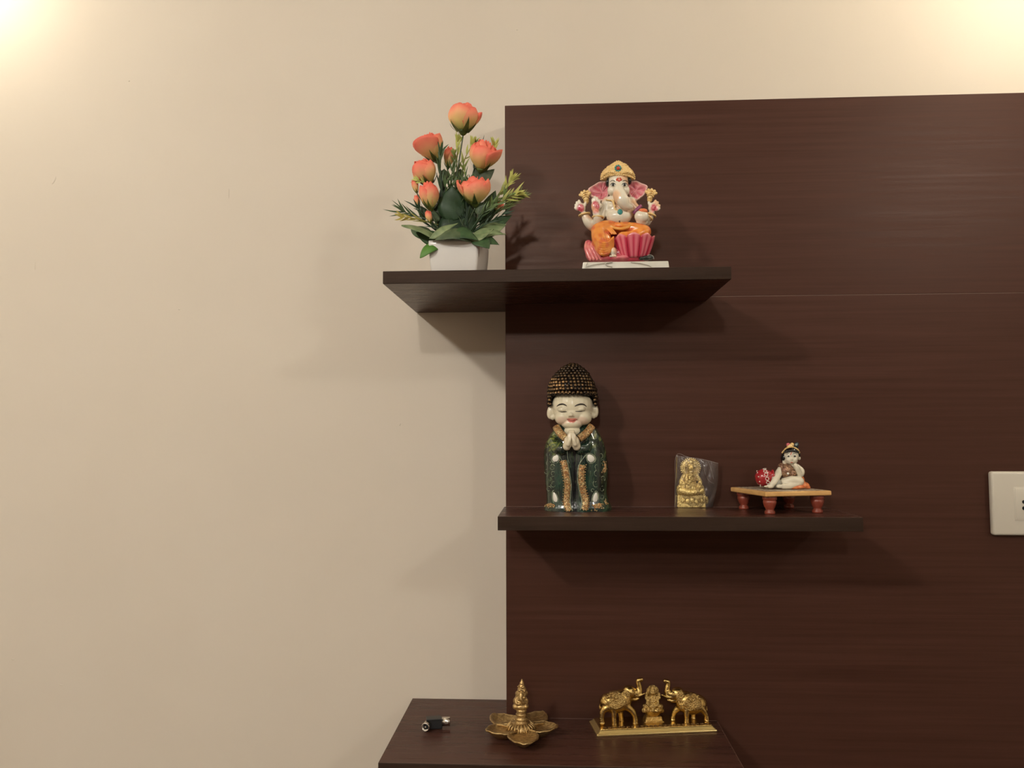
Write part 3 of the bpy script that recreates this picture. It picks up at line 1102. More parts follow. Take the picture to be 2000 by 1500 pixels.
def fan(px, py, d, tilt, name):
    mb = MB()
    R_ = Euler((0, math.radians(tilt), 0)).to_matrix()
    c = F(px, py, d)

    def q(x, z, yy=0.):
        return c + R_ @ Vector((x * S, yy * S, z * S))
    mb.limb([q(0, -12), q(0, -4)], [5 * S, 6 * S], 10, 2)
    for a in (-62, -32, 0, 32, 62):
        r = math.radians(a)
        mb.limb([q(0, -6), q(7 * math.sin(r), -2 + 6 * math.cos(r), -2), q(11 * math.sin(r), -2 + 10.5 * math.cos(r), -1)], [4 * S, 3.6 * S, 3.0 * S], 8, 3)
    for z in (-4, 0, 4):
        mb.tube(spline([q(-7, z - 2, -3), q(0, z + 1, -7), q(7, z - 2, -3)], 1, 4)[0], 1 * S, 6)
    put(name, mb, M_GOLDP, gan)


fan(1143, 382, 0, -10, 'golden_lotus_bud')
fan(1271, 379, 0, 12, 'golden_axe_head')
# --- sweets and sash
put('sweet_heap', E(MB(), 1256, 413, -21, 9, 8, 5.5), mat('orange_sweet', srgb(216, 92, 48), .4, mottle=(600, .6, srgb(232, 150, 90))), gan)
sash = MB()
ps, _ = spline([F(1237, 417, -14), F(1243, 410, -16), F(1252, 402, -12)], 1, 5)
sash.tube(ps, 3.6 * S, 8)
put('sash', sash, mat('purple_enamel', srgb(140, 72, 108), .3, coat=.3), gan)

# --- orange dhoti
mb = MB()
E(mb, 1211, 446, 2, 32, 26, 12)
L(mb, [(1206, 446, -4), (1184, 444, -14), (1168, 450, -22)], [13, 14, 14])
L(mb, [(1168, 450, -22), (1172, 470, -28), (1182, 490, -28)], [14, 15.5, 12])
E(mb, 1176, 474, -22, 20, 16, 26, -8)
E(mb, 1168, 486, -14, 18, 14, 16, -20)
L(mb, [(1216, 446, -4), (1242, 448, -14), (1260, 452, -20)], [13, 13, 12])
L(mb, [(1260, 452, -20), (1240, 460, -26), (1215, 462, -28)], [11, 10, 9])
for k in range(6):                         # swagged folds over the shin
    a = k / 5
    pts = [F(1160 + 2 * a, 458 + 26 * a, -32 + 4 * a), F(1170 + 3 * a, 472 + 24 * a, -43 + 3 * a), F(1186 + 2 * a, 474 + 20 * a, -42 + 4 * a), F(1199, 462 + 18 * a, -34)]
    ps, rs = spline(pts, [2.0 * S, 3.0 * S, 3.0 * S, 1.8 * S], 6)
    mb.tube(ps, rs, 8)
for k in range(3):
    pts = [F(1176 + k * 6, 440, -24 + k * 3), F(1186 + k * 5, 448, -28), F(1196 + k * 4, 458, -30)]
    ps, rs = spline(pts, 1.8 * S, 5)
    mb.tube(ps, rs, 8)


def c_dhoti(p, n):
    k = nz(p, 170)
    c = lerp(ORG, srgb(232, 150, 70), .5 + k)
    return lerp(c, srgb(206, 84, 56), max(0, -k) * 1.1)


organic('dhoti', mb, M_ENAMEL, gan, .0008, 2, c_dhoti)
wb = T([(1184, 436, -18), (1196, 444, -24), (1211, 447, -26), (1226, 444, -23), (1236, 437, -16)], 3.2, 10)
put('waistband', wb, mat('amber_enamel', srgb(226, 158, 74), .25, coat=.3), gan)

# --- lotus bowl of separate petals
AX = F(1237, 478, -14)
zb_, zt_ = F(1237, 500, -44).z, F(1237, 456, -50).z
hp = zt_ - zb_
mb = MB().lathe(Vector((AX.x, AX.y, zb_)), [(20 * S, -6 * S), (24 * S, 0), (31 * S, hp * .4), (35 * S, hp * .8), (35 * S, hp * .86), (10 * S, hp * .8)], 28)
lot = put('lotus_bowl', mb, mat('rose_enamel', srgb(200, 62, 86), .25, coat=.35), gan)
for k in range(9):
    a0 = -PI / 2 + (k - .12) * 2 * PI / 9
    Dp_ = Vector((math.cos(a0), math.sin(a0), 0))
    Tn = Vector((-math.sin(a0), math.cos(a0), 0))

    def pt(u, v, Dp_=Dp_, Tn=Tn):
        uu = u * 2 - 1
        wv = (13.4 * (.60 + .50 * v)) * (1 if v < .8 else math.sqrt(max(0.02, 1 - ((v - .8) / .2) ** 2 * .93)))
        r = 23 + 16 * v ** .8 + 3.2 * (1 - uu * uu) * (.4 + .6 * math.sin(PI * v)) + (1.8 * v ** 5) - 1.6 * math.exp(-(uu / .22) ** 2) * math.sin(PI * v)
        return Vector((AX.x, AX.y, zb_ - .04 * hp)) + Dp_ * (r * S) + Tn * (uu * wv * S) + Vector((0, 0, v * hp * 1.06))
    m2 = MB().grid(pt, 12, 10)
    z0 = zb_
    ax_ = AX

    def c_pet(p, n, Tn=Tn):
        v = (p.z - z0) / hp
        u = abs((p - ax_).dot(Tn)) / S / (13.4 * (.60 + .50 * max(0, v)))
        c = lerp(srgb(226, 122, 134), srgb(196, 44, 74), sstep(.50, .85, u))
        c = lerp(c, srgb(200, 52, 80), 1 - sstep(.05, .28, u))
        return lerp(c, srgb(236, 150, 146), sstep(.88, 1.0, v))
    o = put('petal', m2, M_ENAMEL, lot, color=c_pet)
    sm = o.modifiers.new('s', 'SOLIDIFY')
    sm.thickness = .0012
# --- left pink drape
mb = MB()
for k in range(4):
    ps, rs = spline([F(1146 + k * 4, 472 + k * 2, -14 - k * 2), F(1145 + k * 6, 486, -20 - k * 2), F(1154 + k * 7, 508, -26)], [3 * S, 4.2 * S, 3 * S], 5)
    mb.tube(ps, rs, 8)
put('drape', mb, M_ENAMEL, gan, color=lambda p, n: lerp(srgb(214, 104, 112), srgb(230, 150, 140), .5 + nz(p, 240)))
# --- little dark mouse on the slab
mb = MB()
E(mb, 1262, 504, -34, 9, 7, 5)
E(mb, 1253, 505, -36, 5, 5, 3.6)
E(mb, 1270, 503, -32, 6, 6, 5)
mo = organic('mouse', mb, M_DKENAMEL, gan, .0007, 2)
put('tail', T([(1262, 501, -36), (1268, 498, -38), (1275, 500, -38), (1277, 506, -38)], .8, 6), mat('grey_enamel', srgb(130, 130, 124), .3), mo)

# ================================================================== monk figurine in a green robe on the middle shelf
fp = atz(1128, 1001, LZ)
MONK_D = 40                                     # half depth of the robe in pixels
F = Frame(fp.y + .034, 1126, 900)
S = F.s
random.seed(11)
M_MONK = mat('cream_ceramic', srgb(226, 216, 188), .2, vcol=True, coat=.4)
M_ROBE = mat('dark_green_glaze', (.02, .06, .05), .2, vcol=True, coat=.55, bump=(260, .35, .0012))
M_CURL = mat('bronzed_black_hair', (.02, .015, .01), .28, .45, vcol=True)
M_BROC = mat('gold_brocade', (.5, .3, .1), .32, .3, vcol=True, mottle=(760, .92, (.045, .02, .008)), bump=(520, .7, .0012))
M_SILV = mat('silver_relief_line', srgb(150, 156, 132), .35, .2, mottle=(200, .8, srgb(70, 88, 70)))
M_CAB = mat('white_cabochon', srgb(232, 228, 216), .12, coat=.6)
_nt = M_ROBE.node_tree                          # dry-brushed vertical relief
_b = _nt.nodes['Principled BSDF']
_src = _b.inputs['Base Color'].links[0].from_socket
_tc = _nt.nodes.new('ShaderNodeTexCoord')
_mp = _nt.nodes.new('ShaderNodeMapping')
_mp.inputs['Scale'].default_value = (620, 300, 90)
_n = _nt.nodes.new('ShaderNodeTexNoise')
_n.inputs['Scale'].default_value = 1
_n.inputs['Detail'].default_value = 3
_n.inputs['Distortion'].default_value = .8
_mr = _nt.nodes.new('ShaderNodeMapRange')
_mr.inputs[1].default_value = .52
_mr.inputs[2].default_value = .72
_mr.inputs[4].default_value = .34
_mx = _nt.nodes.new('ShaderNodeMixRGB')
_mx.inputs[2].default_value = (*srgb(104, 124, 84), 1)
_nt.links.new(_tc.outputs['Object'], _mp.inputs[0])
_nt.links.new(_mp.outputs[0], _n.inputs['Vector'])
_nt.links.new(_n.outputs['Fac'], _mr.inputs[0])
_nt.links.new(_mr.outputs[0], _mx.inputs[0])
_nt.links.new(_src, _mx.inputs[1])
_nt.links.new(_mx.outputs[0], _b.inputs['Base Color'])
_bp = _b.inputs['Normal'].links[0].from_node
_nt.links.new(_n.outputs['Fac'], _bp.inputs['Height'])
mc = F(1128, 990)
monk = thing('monk_figurine', (mc.x, mc.y, LZ), 'praying child monk figurine in a dark green robe with curled black hair', 'figurine')

# --- robe: elliptical rings following the outline
PROF = [(1063, 1194, 1003), (1063, 1194, 997), (1064, 1194, 990), (1067, 1192, 984), (1068, 1188, 976), (1067, 1185, 962), (1064, 1186, 942), (1063, 1187, 920), (1063, 1186, 900), (1063, 1184, 882), (1065, 1181, 870), (1069, 1178, 860), (1075, 1172, 848), (1082, 1165, 838), (1092, 1152, 830)]
zb = LZ


def robe_ring(i, k=64, grow=0.):
    x0, x1, y = PROF[i]
    cx_ = (x0 + x1) / 2
    c = F(cx_, y, 0)
    z = LZ if i == 0 else max(c.z, LZ + .0004 * i)
    hw = (x1 - x0) / 2 * S + grow
    hd = hw * (.66 if y > 850 else .6)
    return [Vector((c.x + hw * math.cos(a), c.y + hd * math.sin(a) * (1 + .05 * math.cos(2 * a)), z)) for a in [2 * PI * j / k for j in range(k)]]


rings = [robe_ring(i) for i in range(len(PROF))]
# resample finely in height and groove with soft folds
fine = []
for i in range(len(rings) - 1):
    for t in range(4):
        fine.append([a.lerp(b, t / 4) for a, b in zip(rings[i], rings[i + 1])])
fine.append(rings[-1])
axx = F(1126, 900).x


def fold(p):
    a = math.atan2(p.y - F.y0, p.x - axx)
    h = (p.z - LZ) / S
    g = .9 * math.sin(a * 17 + nz(p, 35) * 3) * sstep(20, 60, h) * (1 - sstep(140, 165, h))
    gap = math.exp(-((p.x - F(1121, 940).x) / S / (7 + max(0, (h - 85)) * .12)) ** 2) * (1 if p.y < F.y0 else 0)
    gap *= (1 - sstep(108, 124, h))
    r = Vector((math.cos(a), math.sin(a), 0))
    return p + r * (g - 6.5 * gap) * S


fine = [[fold(p) for p in r] for r in fine]
mb = MB().loft(fine)


def c_robe(p, n):
    h = (p.z - LZ) / S
    dx = (p.x - axx) / S
    a = math.atan2(p.y - F.y0, p.x - axx)
    st = .5 + .5 * math.sin(a * 60 + h * .35 + 3 * nz(p, 120))
    k = nz(p, 75, 5) + .25 * nz(p, 300)
    base = lerp(srgb(4, 14, 18), srgb(15, 52, 42), .45 + 1.3 * k)
    up = sstep(96, 118, h) * (1 - sstep(146, 160, h)) * sstep(24, 40, abs(dx))
    base = lerp(base, srgb(150, 156, 70), up * (.05 + .8 * st * st) * sstep(-.3, .25, k))
    side = sstep(44, 58, abs(dx)) * (1 - sstep(80, 110, h))
    base = lerp(base, srgb(70, 92, 60), side * .55 * st)
    gap = math.exp(-((p.x - F(1121, 940).x) / S / 7) ** 2) * (1 if p.y < F.y0 else 0) * (1 - sstep(110, 126, h))
    base = lerp(base, srgb(6, 10, 20), sstep(.25, .7, gap))
    return base


put('robe', mb, M_ROBE, monk, color=c_robe)


def on_robe(px, py, out=0.):
    """point on the front of the robe that the pixel sees"""
    d = ray(px, py)
    best = None
    for i in range(len(PROF) - 1):
        pass
    # march along the ray until inside the ellipse
    t0 = (F.y0 - .06 - CAM.y) / d.y
    for k in range(400):
        p = CAM + d * (t0 + k * .0002)
        py_ = None
        # profile half width at this height
        zs = [r[0].z for r in rings]
        for j in range(len(zs) - 1):
            if zs[j] <= p.z <= zs[j + 1]:
                t = (p.z - zs[j]) / max(1e-9, zs[j + 1] - zs[j])
                cxx = (rings[j][0].x + rings[j][32].x) / 2 * (1 - t) + (rings[j + 1][0].x + rings[j + 1][32].x) / 2 * t
                hw = (rings[j][0].x - rings[j][32].x) / 2 * (1 - t) + (rings[j + 1][0].x - rings[j + 1][32].x) / 2 * t
                hd = abs(rings[j][48].y - F.y0) * (1 - t) + abs(rings[j + 1][48].y - F.y0) * t
                if ((p.x - cxx) / hw) ** 2 + ((p.y - F.y0) / hd) ** 2 <= 1:
                    return p + Vector((0, -out * S, 0))
    p = F(px, py, 0)
    return p


def ribbon(pts, w, thick, out):
    """raised flat band over the robe"""
    ps, _ = spline([on_robe(x, y, out) for x, y in pts], 1, 6)
    mb = MB()
    mb.tube(ps, w * .5 * S, 10, flat=(1, thick / w), up=(0, -1, 0))
    return mb


def c_broc(p, n):
    k = nz(p, 620) + .5 * nz(p, 1300)
    return lerp(srgb(196, 128, 64), srgb(244, 220, 160), .5 + k * 1.2)


def studs(mb, pts, r, step, out):
    ps, _ = spline([on_robe(x, y, out) for x, y in pts], 1, 10)
    last = None
    for q in ps:
        if last is None or (q - last).length > step * S:
            mb.ell(q, r * S, nu=6, nv=5)
            last = q
    return mb


for band in ([(1101, 899), (1104, 912), (1107, 930), (1109, 948), (1108, 966), (1107, 982), (1112, 998)], [(1137, 908), (1135, 922), (1135, 940), (1138, 958), (1142, 974), (1143, 986), (1140, 996)]):
    o = put('brocade_band', ribbon(band, 13, 5, 0), M_BROC, monk, color=c_broc)
    sb = MB()
    rn = random.Random(3)
    for k in range(70):
        t = rn.random() * (len(band) - 1)
        i = int(t)
        x = band[i][0] + (band[i + 1][0] - band[i][0]) * (t - i) + rn.uniform(-4.6, 4.6)
        y = band[i][1] + (band[i + 1][1] - band[i][1]) * (t - i)
        sb.ell(on_robe(x, y, 2.2), (1.5 * S, 1.1 * S, 1.5 * S), nu=6, nv=5)
    sd = 1 if band[0][0] > 1120 else -1
    studs(sb, [(x + sd * 8, y) for x, y in band], 1.3, 3.6, .6)
    tag(put('gold_studs', sb, M_BROC, o, color=c_broc), kind='stuff')
    put('piping', ribbon([(x - sd * 6.5, y) for x, y in band], 2, 2, 1.5), M_SILV, o)

# gold splashes at the hem and side
for pts, w in (([(1069, 990), (1078, 987)], 11), ([(1160, 992), (1172, 988), (1184, 981)], 14), ([(1180, 905), (1180, 913), (1180, 920)], 9)):
    hb = ribbon(pts, w, w * .35, -1)
    rn = random.Random(len(pts))
    for k in range(22):
        x, y = rn.choice(pts)
        hb.ell(on_robe(x + rn.uniform(-w * .5, w * .5), y + rn.uniform(-w * .4, w * .4), 1.0), (1.6 * S, 1.4 * S, 1.6 * S), nu=6, nv=5)
    put('gold_patch', hb, M_BROC, monk, color=c_broc)


# white tear cabochons in raised rims
def drop(px, py, w, h, tilt):
    c = on_robe(px, py, 0)
    R_ = Euler((0, math.radians(tilt), 0)).to_matrix()
    nr = Vector(((c.x - axx) * .35, -1 * .04, 0)).normalized() if abs(c.x - axx) > 1e-6 else Vector((0, -1, 0))
    mb = MB()
    rings_ = []
    n = 20
    shape = []
    for i in range(n):
        a = 2 * PI * i / n
        x = math.sin(a) * (1 - .42 * (math.cos(a) + 1) / 2)
        shape.append((x * w * .5, math.cos(a) * h * .5))
    slope = (c.x - axx) / (62 * S)

    def P(x, z, out):
        v = R_ @ Vector((x * S, 0, z * S))
        v.y = -out * S + (v.x * slope * .75)
        return c + v
    for k, o_ in ((1, -1), (1, 1.2), (.8, 2.2), (.45, 3), (.02, 3.3)):
        rings_.append([P(x * k, z * k, o_) for x, z in shape])
    d_ = put('cabochon', mb.loft(rings_), M_CAB, monk)
    put('rim', MB().tube([P(x * 1.22, z * 1.2, 1) for x, z in shape], 1.1 * S, 6, True), M_SILV, d_)


drop(1085.5, 895, 15, 16, 24)
drop(1153.5, 895, 17, 17, -34)
drop(1084, 971, 11, 22, -12)
drop(1163, 972, 13, 21, 8)

# silver scroll lines
for x, y, r, turns, st in ((1079, 913, 7, 1, 0), (1080, 925, 6, 1, 2), (1071, 905, 6, .8, 1), (1068, 920, 6, .8, 4), (1081, 945, 7, 1, 3), (1073, 935, 6, .9, 5), (1072, 955, 6, .8, 1), (1165, 912, 6, 1, 2), (1165, 925, 7, 1, 0), (1164, 945, 7.5, 1, 4), (1173, 890, 6, .9, 3), (1176, 902, 5, .9, 1), (1177, 935, 6, .8, 2), (1176, 955, 6, .8, 0), (1176, 970, 5, .8, 4), (1070, 888, 5, .8, 2), (1157, 958, 4, .8, 1)):
    pts = []
    for k in range(18):
        a = st + 2 * PI * turns * k / 17
        rr = r * (.55 + .45 * k / 17)
        pts.append(on_robe(x + rr * math.cos(a) * .8, y + rr * math.sin(a), 1.2))
    put('scroll_line', MB().tube(pts, .65 * S, 6), M_SILV, monk)
for pts in ([(1098, 885), (1094, 892), (1098, 900)], [(1146, 878), (1144, 888), (1132, 905)], [(1131, 880), (1136, 892), (1131, 910)], [(1108, 880), (1109, 895), (1112, 905)], [(1150, 868), (1158, 866), (1168, 872)], [(1078, 862), (1086, 866), (1096, 866)]):
    put('scroll_line', MB().tube(spline([on_robe(x, y, 1.2) for x, y in pts], 1, 6)[0], .8 * S, 6), M_SILV, monk)

# --- collar
for pts in ([(1086, 833), (1091, 842), (1098, 850), (1105, 856)], [(1156, 832), (1150, 841), (1142, 849), (1132, 856)]):
    ps = [F(x, y, -22 - 9 * k) for k, (x, y) in enumerate(pts)]
    ps, _ = spline(ps, 1, 5)
    put('collar', MB().tube(ps, 7.5 * S, 10, flat=(1, .55), up=(0, -1, 0)), M_BROC, monk, color=c_broc)

# --- head
mb = MB()


def E(mb, px, py, d, rx, ry, rz, tilt=0, nu=24, nv=16):
    return mb.ell(F(px, py, d), (rx * S, ry * S, rz * S), Euler((0, math.radians(tilt), 0)), nu, nv)


E(mb, 1118, 792, 0, 41, 38, 38)
E(mb, 1119, 806, -4, 37, 33, 30)
E(mb, 1100, 815, -16, 17, 19, 16)
E(mb, 1138, 815, -16, 18, 19, 16)
E(mb, 1117, 827, -19, 21, 16, 12)
E(mb, 1118, 843, -10, 20, 22, 13)                 # neck
E(mb, 1115.5, 810, -35, 5, 6, 4.6)            # nose
E(mb, 1111.5, 811.5, -34, 3, 4, 3)
E(mb, 1120, 811.5, -34, 3, 4, 3)
E(mb, 1099, 800, -27, 10, 10, 6)                # eyelids
E(mb, 1134, 799, -27, 10, 10, 6)
E(mb, 1076, 805, 2, 8, 6, 14, 8)                # ears
E(mb, 1162, 802, 2, 7, 6, 14, -4)
E(mb, 1080, 815, 0, 5, 5, 6)
E(mb, 1159, 812, 0, 5, 5, 6)
LIP = F(1117, 820.5, -36)


def c_face(p, n):
    c = srgb(224, 214, 186)
    if n.y < 0:
        dx, dz = (p.x - LIP.x) / S, (p.z - LIP.z) / S
        e = (dx / 10.5) ** 2 + ((dz - .03 * dx * dx + 1) / 4.6) ** 2
        c = lerp(srgb(208, 122, 106), c, sstep(.5, 1.35, e))
        if abs(dz - .035 * dx * dx + .6) < .8 and abs(dx) < 9:
            c = lerp(c, srgb(150, 60, 52), .8)
        for sx in (-1, 1):
            q = ((dx - sx * 19) / 13) ** 2 + ((dz + 1) / 9) ** 2
            c = lerp(srgb(226, 202, 178), c, sstep(.2, 1.2, q))
    return c


head = organic('head', mb, M_MONK, monk, .0008, 3, c_face)
HB = None


def on_face(px, py, out=0.4):
    ok, loc, nrm, _ = head.ray_cast(CAM - wloc(head), ray(px, py).normalized())
    if ok:
        return loc + wloc(head) - ray(px, py).normalized() * out * S
    return F(px, py, -36)


M_INK = mat('dark_brown_ink', srgb(34, 24, 18), .35)
for pts in ([(1087.5, 793.5), (1092, 790.5), (1098, 789.3), (1103, 790.5), (1107, 793)], [(1122.5, 793.5), (1128, 790.8), (1135, 789.3), (1141, 790.4), (1145.5, 794)]):
    ps, rs = spline([on_face(*p) for p in pts], [.5 * S, 1.3 * S, 1.5 * S, 1.3 * S, .5 * S], 6)
    put('eyebrow', MB().tube(ps, rs, 8), M_INK, head)
for pts in ([(1091.5, 802.5), (1096, 804.2), (1101, 804), (1107, 804.4)], [(1123.5, 803.4), (1129, 803.6), (1135, 803.2), (1142, 801.6)]):
    ps, rs = spline([on_face(*p, .2) for p in pts], [.4 * S, .8 * S, .9 * S, .5 * S], 6)
    put('closed_eye', MB().tube(ps, rs, 8), M_INK, head)
put('smile_line', MB().tube(spline([on_face(*p, .1) for p in ((1107.5, 819.5), (1112, 821.4), (1117, 822.2), (1122, 821.4), (1127.5, 819))], 1, 6)[0], .55 * S, 6), mat('red_ink', srgb(140, 56, 48), .4), head)

# --- hair: cap with rows of little curls
HP = [(1069, 1167, 790), (1069, 1167, 776), (1069, 1166, 762), (1071, 1161, 750), (1077, 1156, 740), (1085, 1150, 731), (1093, 1143, 723), (1100, 1135, 717), (1108, 1127, 713), (1115, 1120, 711.5)]
hr = []
for x0, x1, y in HP:
    c = F((x0 + x1) / 2, y, 2)
    hw = ((x1 - x0) / 2 - 2.5) * S
    hr.append((c, hw))


def hair_pt(i, a):
    c, hw = hr[i]
    return Vector((c.x + hw * math.cos(a), c.y + hw * .97 * math.sin(a), c.z))


def hairline(a, p):
    """front of the cap is cut at the hairline"""
    return math.sin(a) < -.35


mb = MB()
rings_ = []
zl = F(1118, 770, -38).z
for i in range(len(hr)):
    rings_.append([hair_pt(i, 2 * PI * j / 40) for j in range(40)])
for r in rings_[:3]:
    for j, p in enumerate(r):
        a = 2 * PI * j / 40
        k = sstep(.30, .62, -math.sin(a))
        if p.z < zl:
            r[j] = Vector((p.x * (1 - k) + k * (F(1118, 770).x + (p.x - F(1118, 770).x) * .96), p.y + k * 5 * S, p.z + (zl - p.z) * k))
mb.loft(rings_)
hairo = put('hair', mb, mat('black_hair_cap', srgb(22, 15, 11), .4, .2), monk)
cu = MB()
hx = F(1118, 760).x
tips = []
# walk the dome by arc length
path = [(hr[i][0].z, hr[i][1], hr[i][0].x) for i in range(len(hr))]
ln = [0]
for i in range(1, len(path)):
    ln.append(ln[-1] + math.hypot(path[i][0] - path[i - 1][0], path[i][1] - path[i - 1][1]))
step = 7.0 * S
nrow = int(ln[-1] / step)
for r_ in range(nrow + 1):
    s_ = r_ * step
    j = max(k for k in range(len(ln)) if ln[k] <= s_ + 1e-9)
    j = min(j, len(ln) - 2)
    t = (s_ - ln[j]) / (ln[j + 1] - ln[j])
    z, hw, cxx = [path[j][q] + (path[j + 1][q] - path[j][q]) * t for q in range(3)]
    n = max(1, int(2 * PI * hw / (7.4 * S)))
    for k in range(n):
        a = 2 * PI * (k + .5 * (r_ % 2)) / n
        if z < zl + 1.5 * S and math.sin(a) < -.42:
            continue
        p = Vector((cxx + hw * math.cos(a), F.y0 + 2 * S + hw * .97 * math.sin(a), z))
        cu.ell(p + Vector([random.uniform(-.7, .7) * S for _ in range(3)]), random.uniform(3.8, 4.5) * S, nu=9, nv=7)
        tips.append(p)
for k in range(13):                              # one clean row along the hairline
    a = math.radians(205 + k * 130 / 12)
    p = Vector((hx + 46 * S * math.cos(a), F.y0 + 2 * S + 44 * S * math.sin(a), zl + 1.0 * S))
    cu.ell(p, 3.7 * S, nu=9, nv=7)
CT = F(1118, 765, 0)


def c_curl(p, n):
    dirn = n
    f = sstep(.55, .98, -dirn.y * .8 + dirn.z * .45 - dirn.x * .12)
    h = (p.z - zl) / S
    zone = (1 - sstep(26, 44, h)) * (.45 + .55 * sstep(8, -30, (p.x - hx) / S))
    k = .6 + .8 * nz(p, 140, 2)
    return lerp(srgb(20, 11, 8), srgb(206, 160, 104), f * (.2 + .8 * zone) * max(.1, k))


tag(put('hair_curls', cu, M_CURL, hairo, color=c_curl), kind='stuff')

# --- praying hands: two palms with fingers pressed together
for sg in (-1, 1):
    mb = MB()

    def P(x, y, d):
        return F(1116.5 + sg * (x * .92 - .6), y, d)
    mb.limb([P(11, 872, -46), P(9, 862, -48)], [8 * S, 8 * S], 12, 3)
    mb.ell(P(8, 864, -49), (8.6 * S, 9 * S, 12 * S))
    for k, (tipy, dd) in enumerate(((845, -55), (841.5, -51), (841, -47), (844, -43))):
        mb.limb([P(6, 862, dd + 1), P(5.2, 853, dd), P(3.4, tipy + 3, dd)], [5.6 * S, 5.2 * S, 4.2 * S], 8, 3)
    mb.limb([P(8, 868, -57), P(5, 860, -59), P(3, 853, -58)], [4 * S, 3.4 * S, 2.6 * S], 8, 3)
    organic('praying_hand', mb, M_MONK, monk, .0006, 2, lambda p, n: srgb(222, 210, 182))
    # sleeve around the wrist
    sl = MB()
    ps, rs = spline([F(1116.5 + sg * 34, 862, -10), F(1116.5 + sg * 24, 876, -30), F(1116.5 + sg * 12, 876, -40)], [15 * S, 14 * S, 10 * S], 6)
    sl.tube(ps, rs, 20)
    put('sleeve', sl, M_ROBE, monk, color=c_robe)

# ================================================================== low wooden seat with a crawling child deity, middle shelf
random.seed(5)
e1 = Vector((math.cos(math.radians(15)), math.sin(math.radians(15)), 0))
e2 = Vector((-e1.y, e1.x, 0))
CH_Z = CZ - .0772
fc = atz(1495, 961, CH_Z)
SIDE = .094
M_CHW = mat('honey_wood', srgb(222, 176, 112), .32, mottle=(90, .5, srgb(200, 146, 82)), coat=.2)
M_CHT = mat('painted_seat_top', srgb(190, 176, 150), .4, mottle=(180, .9, srgb(120, 96, 84)))
M_CHL = mat('red_brown_lacquer', srgb(142, 66, 48), .3, mottle=(60, .5, srgb(112, 46, 34)), coat=.25)
cen = fc + (e1 + e2) * SIDE * .5
chow = thing('small_wooden_seat', (cen.x, cen.y, LZ), 'miniature square wooden seat with four turned red-brown legs on the middle shelf', 'stool')


def CW(u, v, z):
    return Vector((fc.x, fc.y, 0)) + e1 * u + e2 * v + Vector((0, 0, z))


def slab(a, b, z0, z1):
    pts = [(a, a), (b, a), (b, b), (a, b)]
    return MB().add([CW(u, v, z0) for u, v in pts] + [CW(u, v, z1) for u, v in pts], [(3, 2, 1, 0), (4, 5, 6, 7), (0, 1, 5, 4), (1, 2, 6, 5), (2, 3, 7, 6), (3, 0, 4, 7)])


put('seat_top', slab(0, SIDE, CH_Z - .0062, CH_Z), M_CHW, chow, smooth=False, bevel=.0015)
pc = put('painted_panel', slab(.006, SIDE - .006, CH_Z, CH_Z + .0004), M_CHT, chow, smooth=False)
dots = MB()
rn = random.Random(2)
for k in range(9):
    for j in range(9):
        if k in (0, 8) or j in (0, 8) or (k + j) % 3 == 0:
            dots.ell(CW(.011 + k * .009, .011 + j * .009, CH_Z + .0004), (.0022, .0014, .0003), Euler((0, 0, rn.uniform(0, 3))), 8, 4)
tag(put('painted_pattern', dots, mat('dark_pattern_paint', srgb(70, 44, 44), .5, mottle=(300, .8, srgb(210, 206, 190))), pc), kind='stuff')
hl = CH_Z - .0062 - LZ
for u, v in ((.013, .013), (SIDE - .013, .013), (SIDE - .013, SIDE - .013), (.013, SIDE - .013)):
    b = CW(u, v, LZ)
    put('leg', MB().lathe(b, [(.0064, 0), (.0068, hl * .06), (.0066, hl * .16), (.0050, hl * .22), (.0052, hl * .28), (.0070, hl * .42), (.0083, hl * .6), (.0085, hl * .72), (.0078, hl * .76), (.0090, hl * .8), (.0092, hl * .98), (.0088, hl)], 24), M_CHL, chow)

F = Frame(cen.y - .004, 1535, 930)
S = F.s
kb = F(1535, 952)
kr = thing('child_deity_figurine', (kb.x, kb.y, CH_Z + .0006), 'small white child deity figurine in orange cloth leaning beside a red pot', 'figurine')


def E(mb, px, py, d, rx, ry, rz, tilt=0, nu=18, nv=12):
    return mb.ell(F(px, py, d), (rx * S, ry * S, rz * S), Euler((0, math.radians(tilt), 0)), nu, nv)


def L(mb, pts, rad, sub=5):
    return mb.limb([F(*p) for p in pts], [r * S for r in rad], 12, sub)


KZ = CH_Z + .0006
mb = MB()                                        # ivory body
E(mb, 1545, 890, 0, 15, 14, 14)
E(mb, 1545, 899, -3, 13, 12, 9)
E(mb, 1540, 897, -8, 6, 6, 6)
E(mb, 1552, 897, -8, 6, 6, 6)
E(mb, 1531, 901, 0, 3, 3, 4)
E(mb, 1561, 895, 0, 3, 3, 4)
E(mb, 1546, 910, 0, 8, 8, 8)
E(mb, 1540, 922, 2, 17, 14, 16)
E(mb, 1543, 936, 2, 18, 15, 14)
L(mb, [(1530, 912, 0), (1521, 924, -6), (1514, 938, -14), (1508, 946, -18)], [8, 7.5, 6.5, 5.5])
E(mb, 1504, 950, -18, 8, 6, 4)
for k in range(4):
    E(mb, 1496 + k * .8, 950 + k * .8, -24 + k * 3.6, 4, 1.8, 1.8)
L(mb, [(1556, 912, 2), (1565, 920, -4), (1563, 927, -10), (1558, 918, -16), (1555, 911, -17)], [6.5, 6.5, 6, 4.6, 4])
E(mb, 1554, 909, -17, 4.4, 3.6, 4.4)
E(mb, 1546.5, 897, -14, 2.2, 3, 2.6)
L(mb, [(1532, 942, -8), (1548, 938, -14), (1562, 940, -14)], [9, 9, 8.5])
L(mb, [(1562, 941, -14), (1548, 948, -18), (1530, 950, -20)], [8, 6.5, 5.5])
E(mb, 1523, 950, -20, 7, 5, 4)
EYES = [(1540.5, 891.5), (1552, 891)]


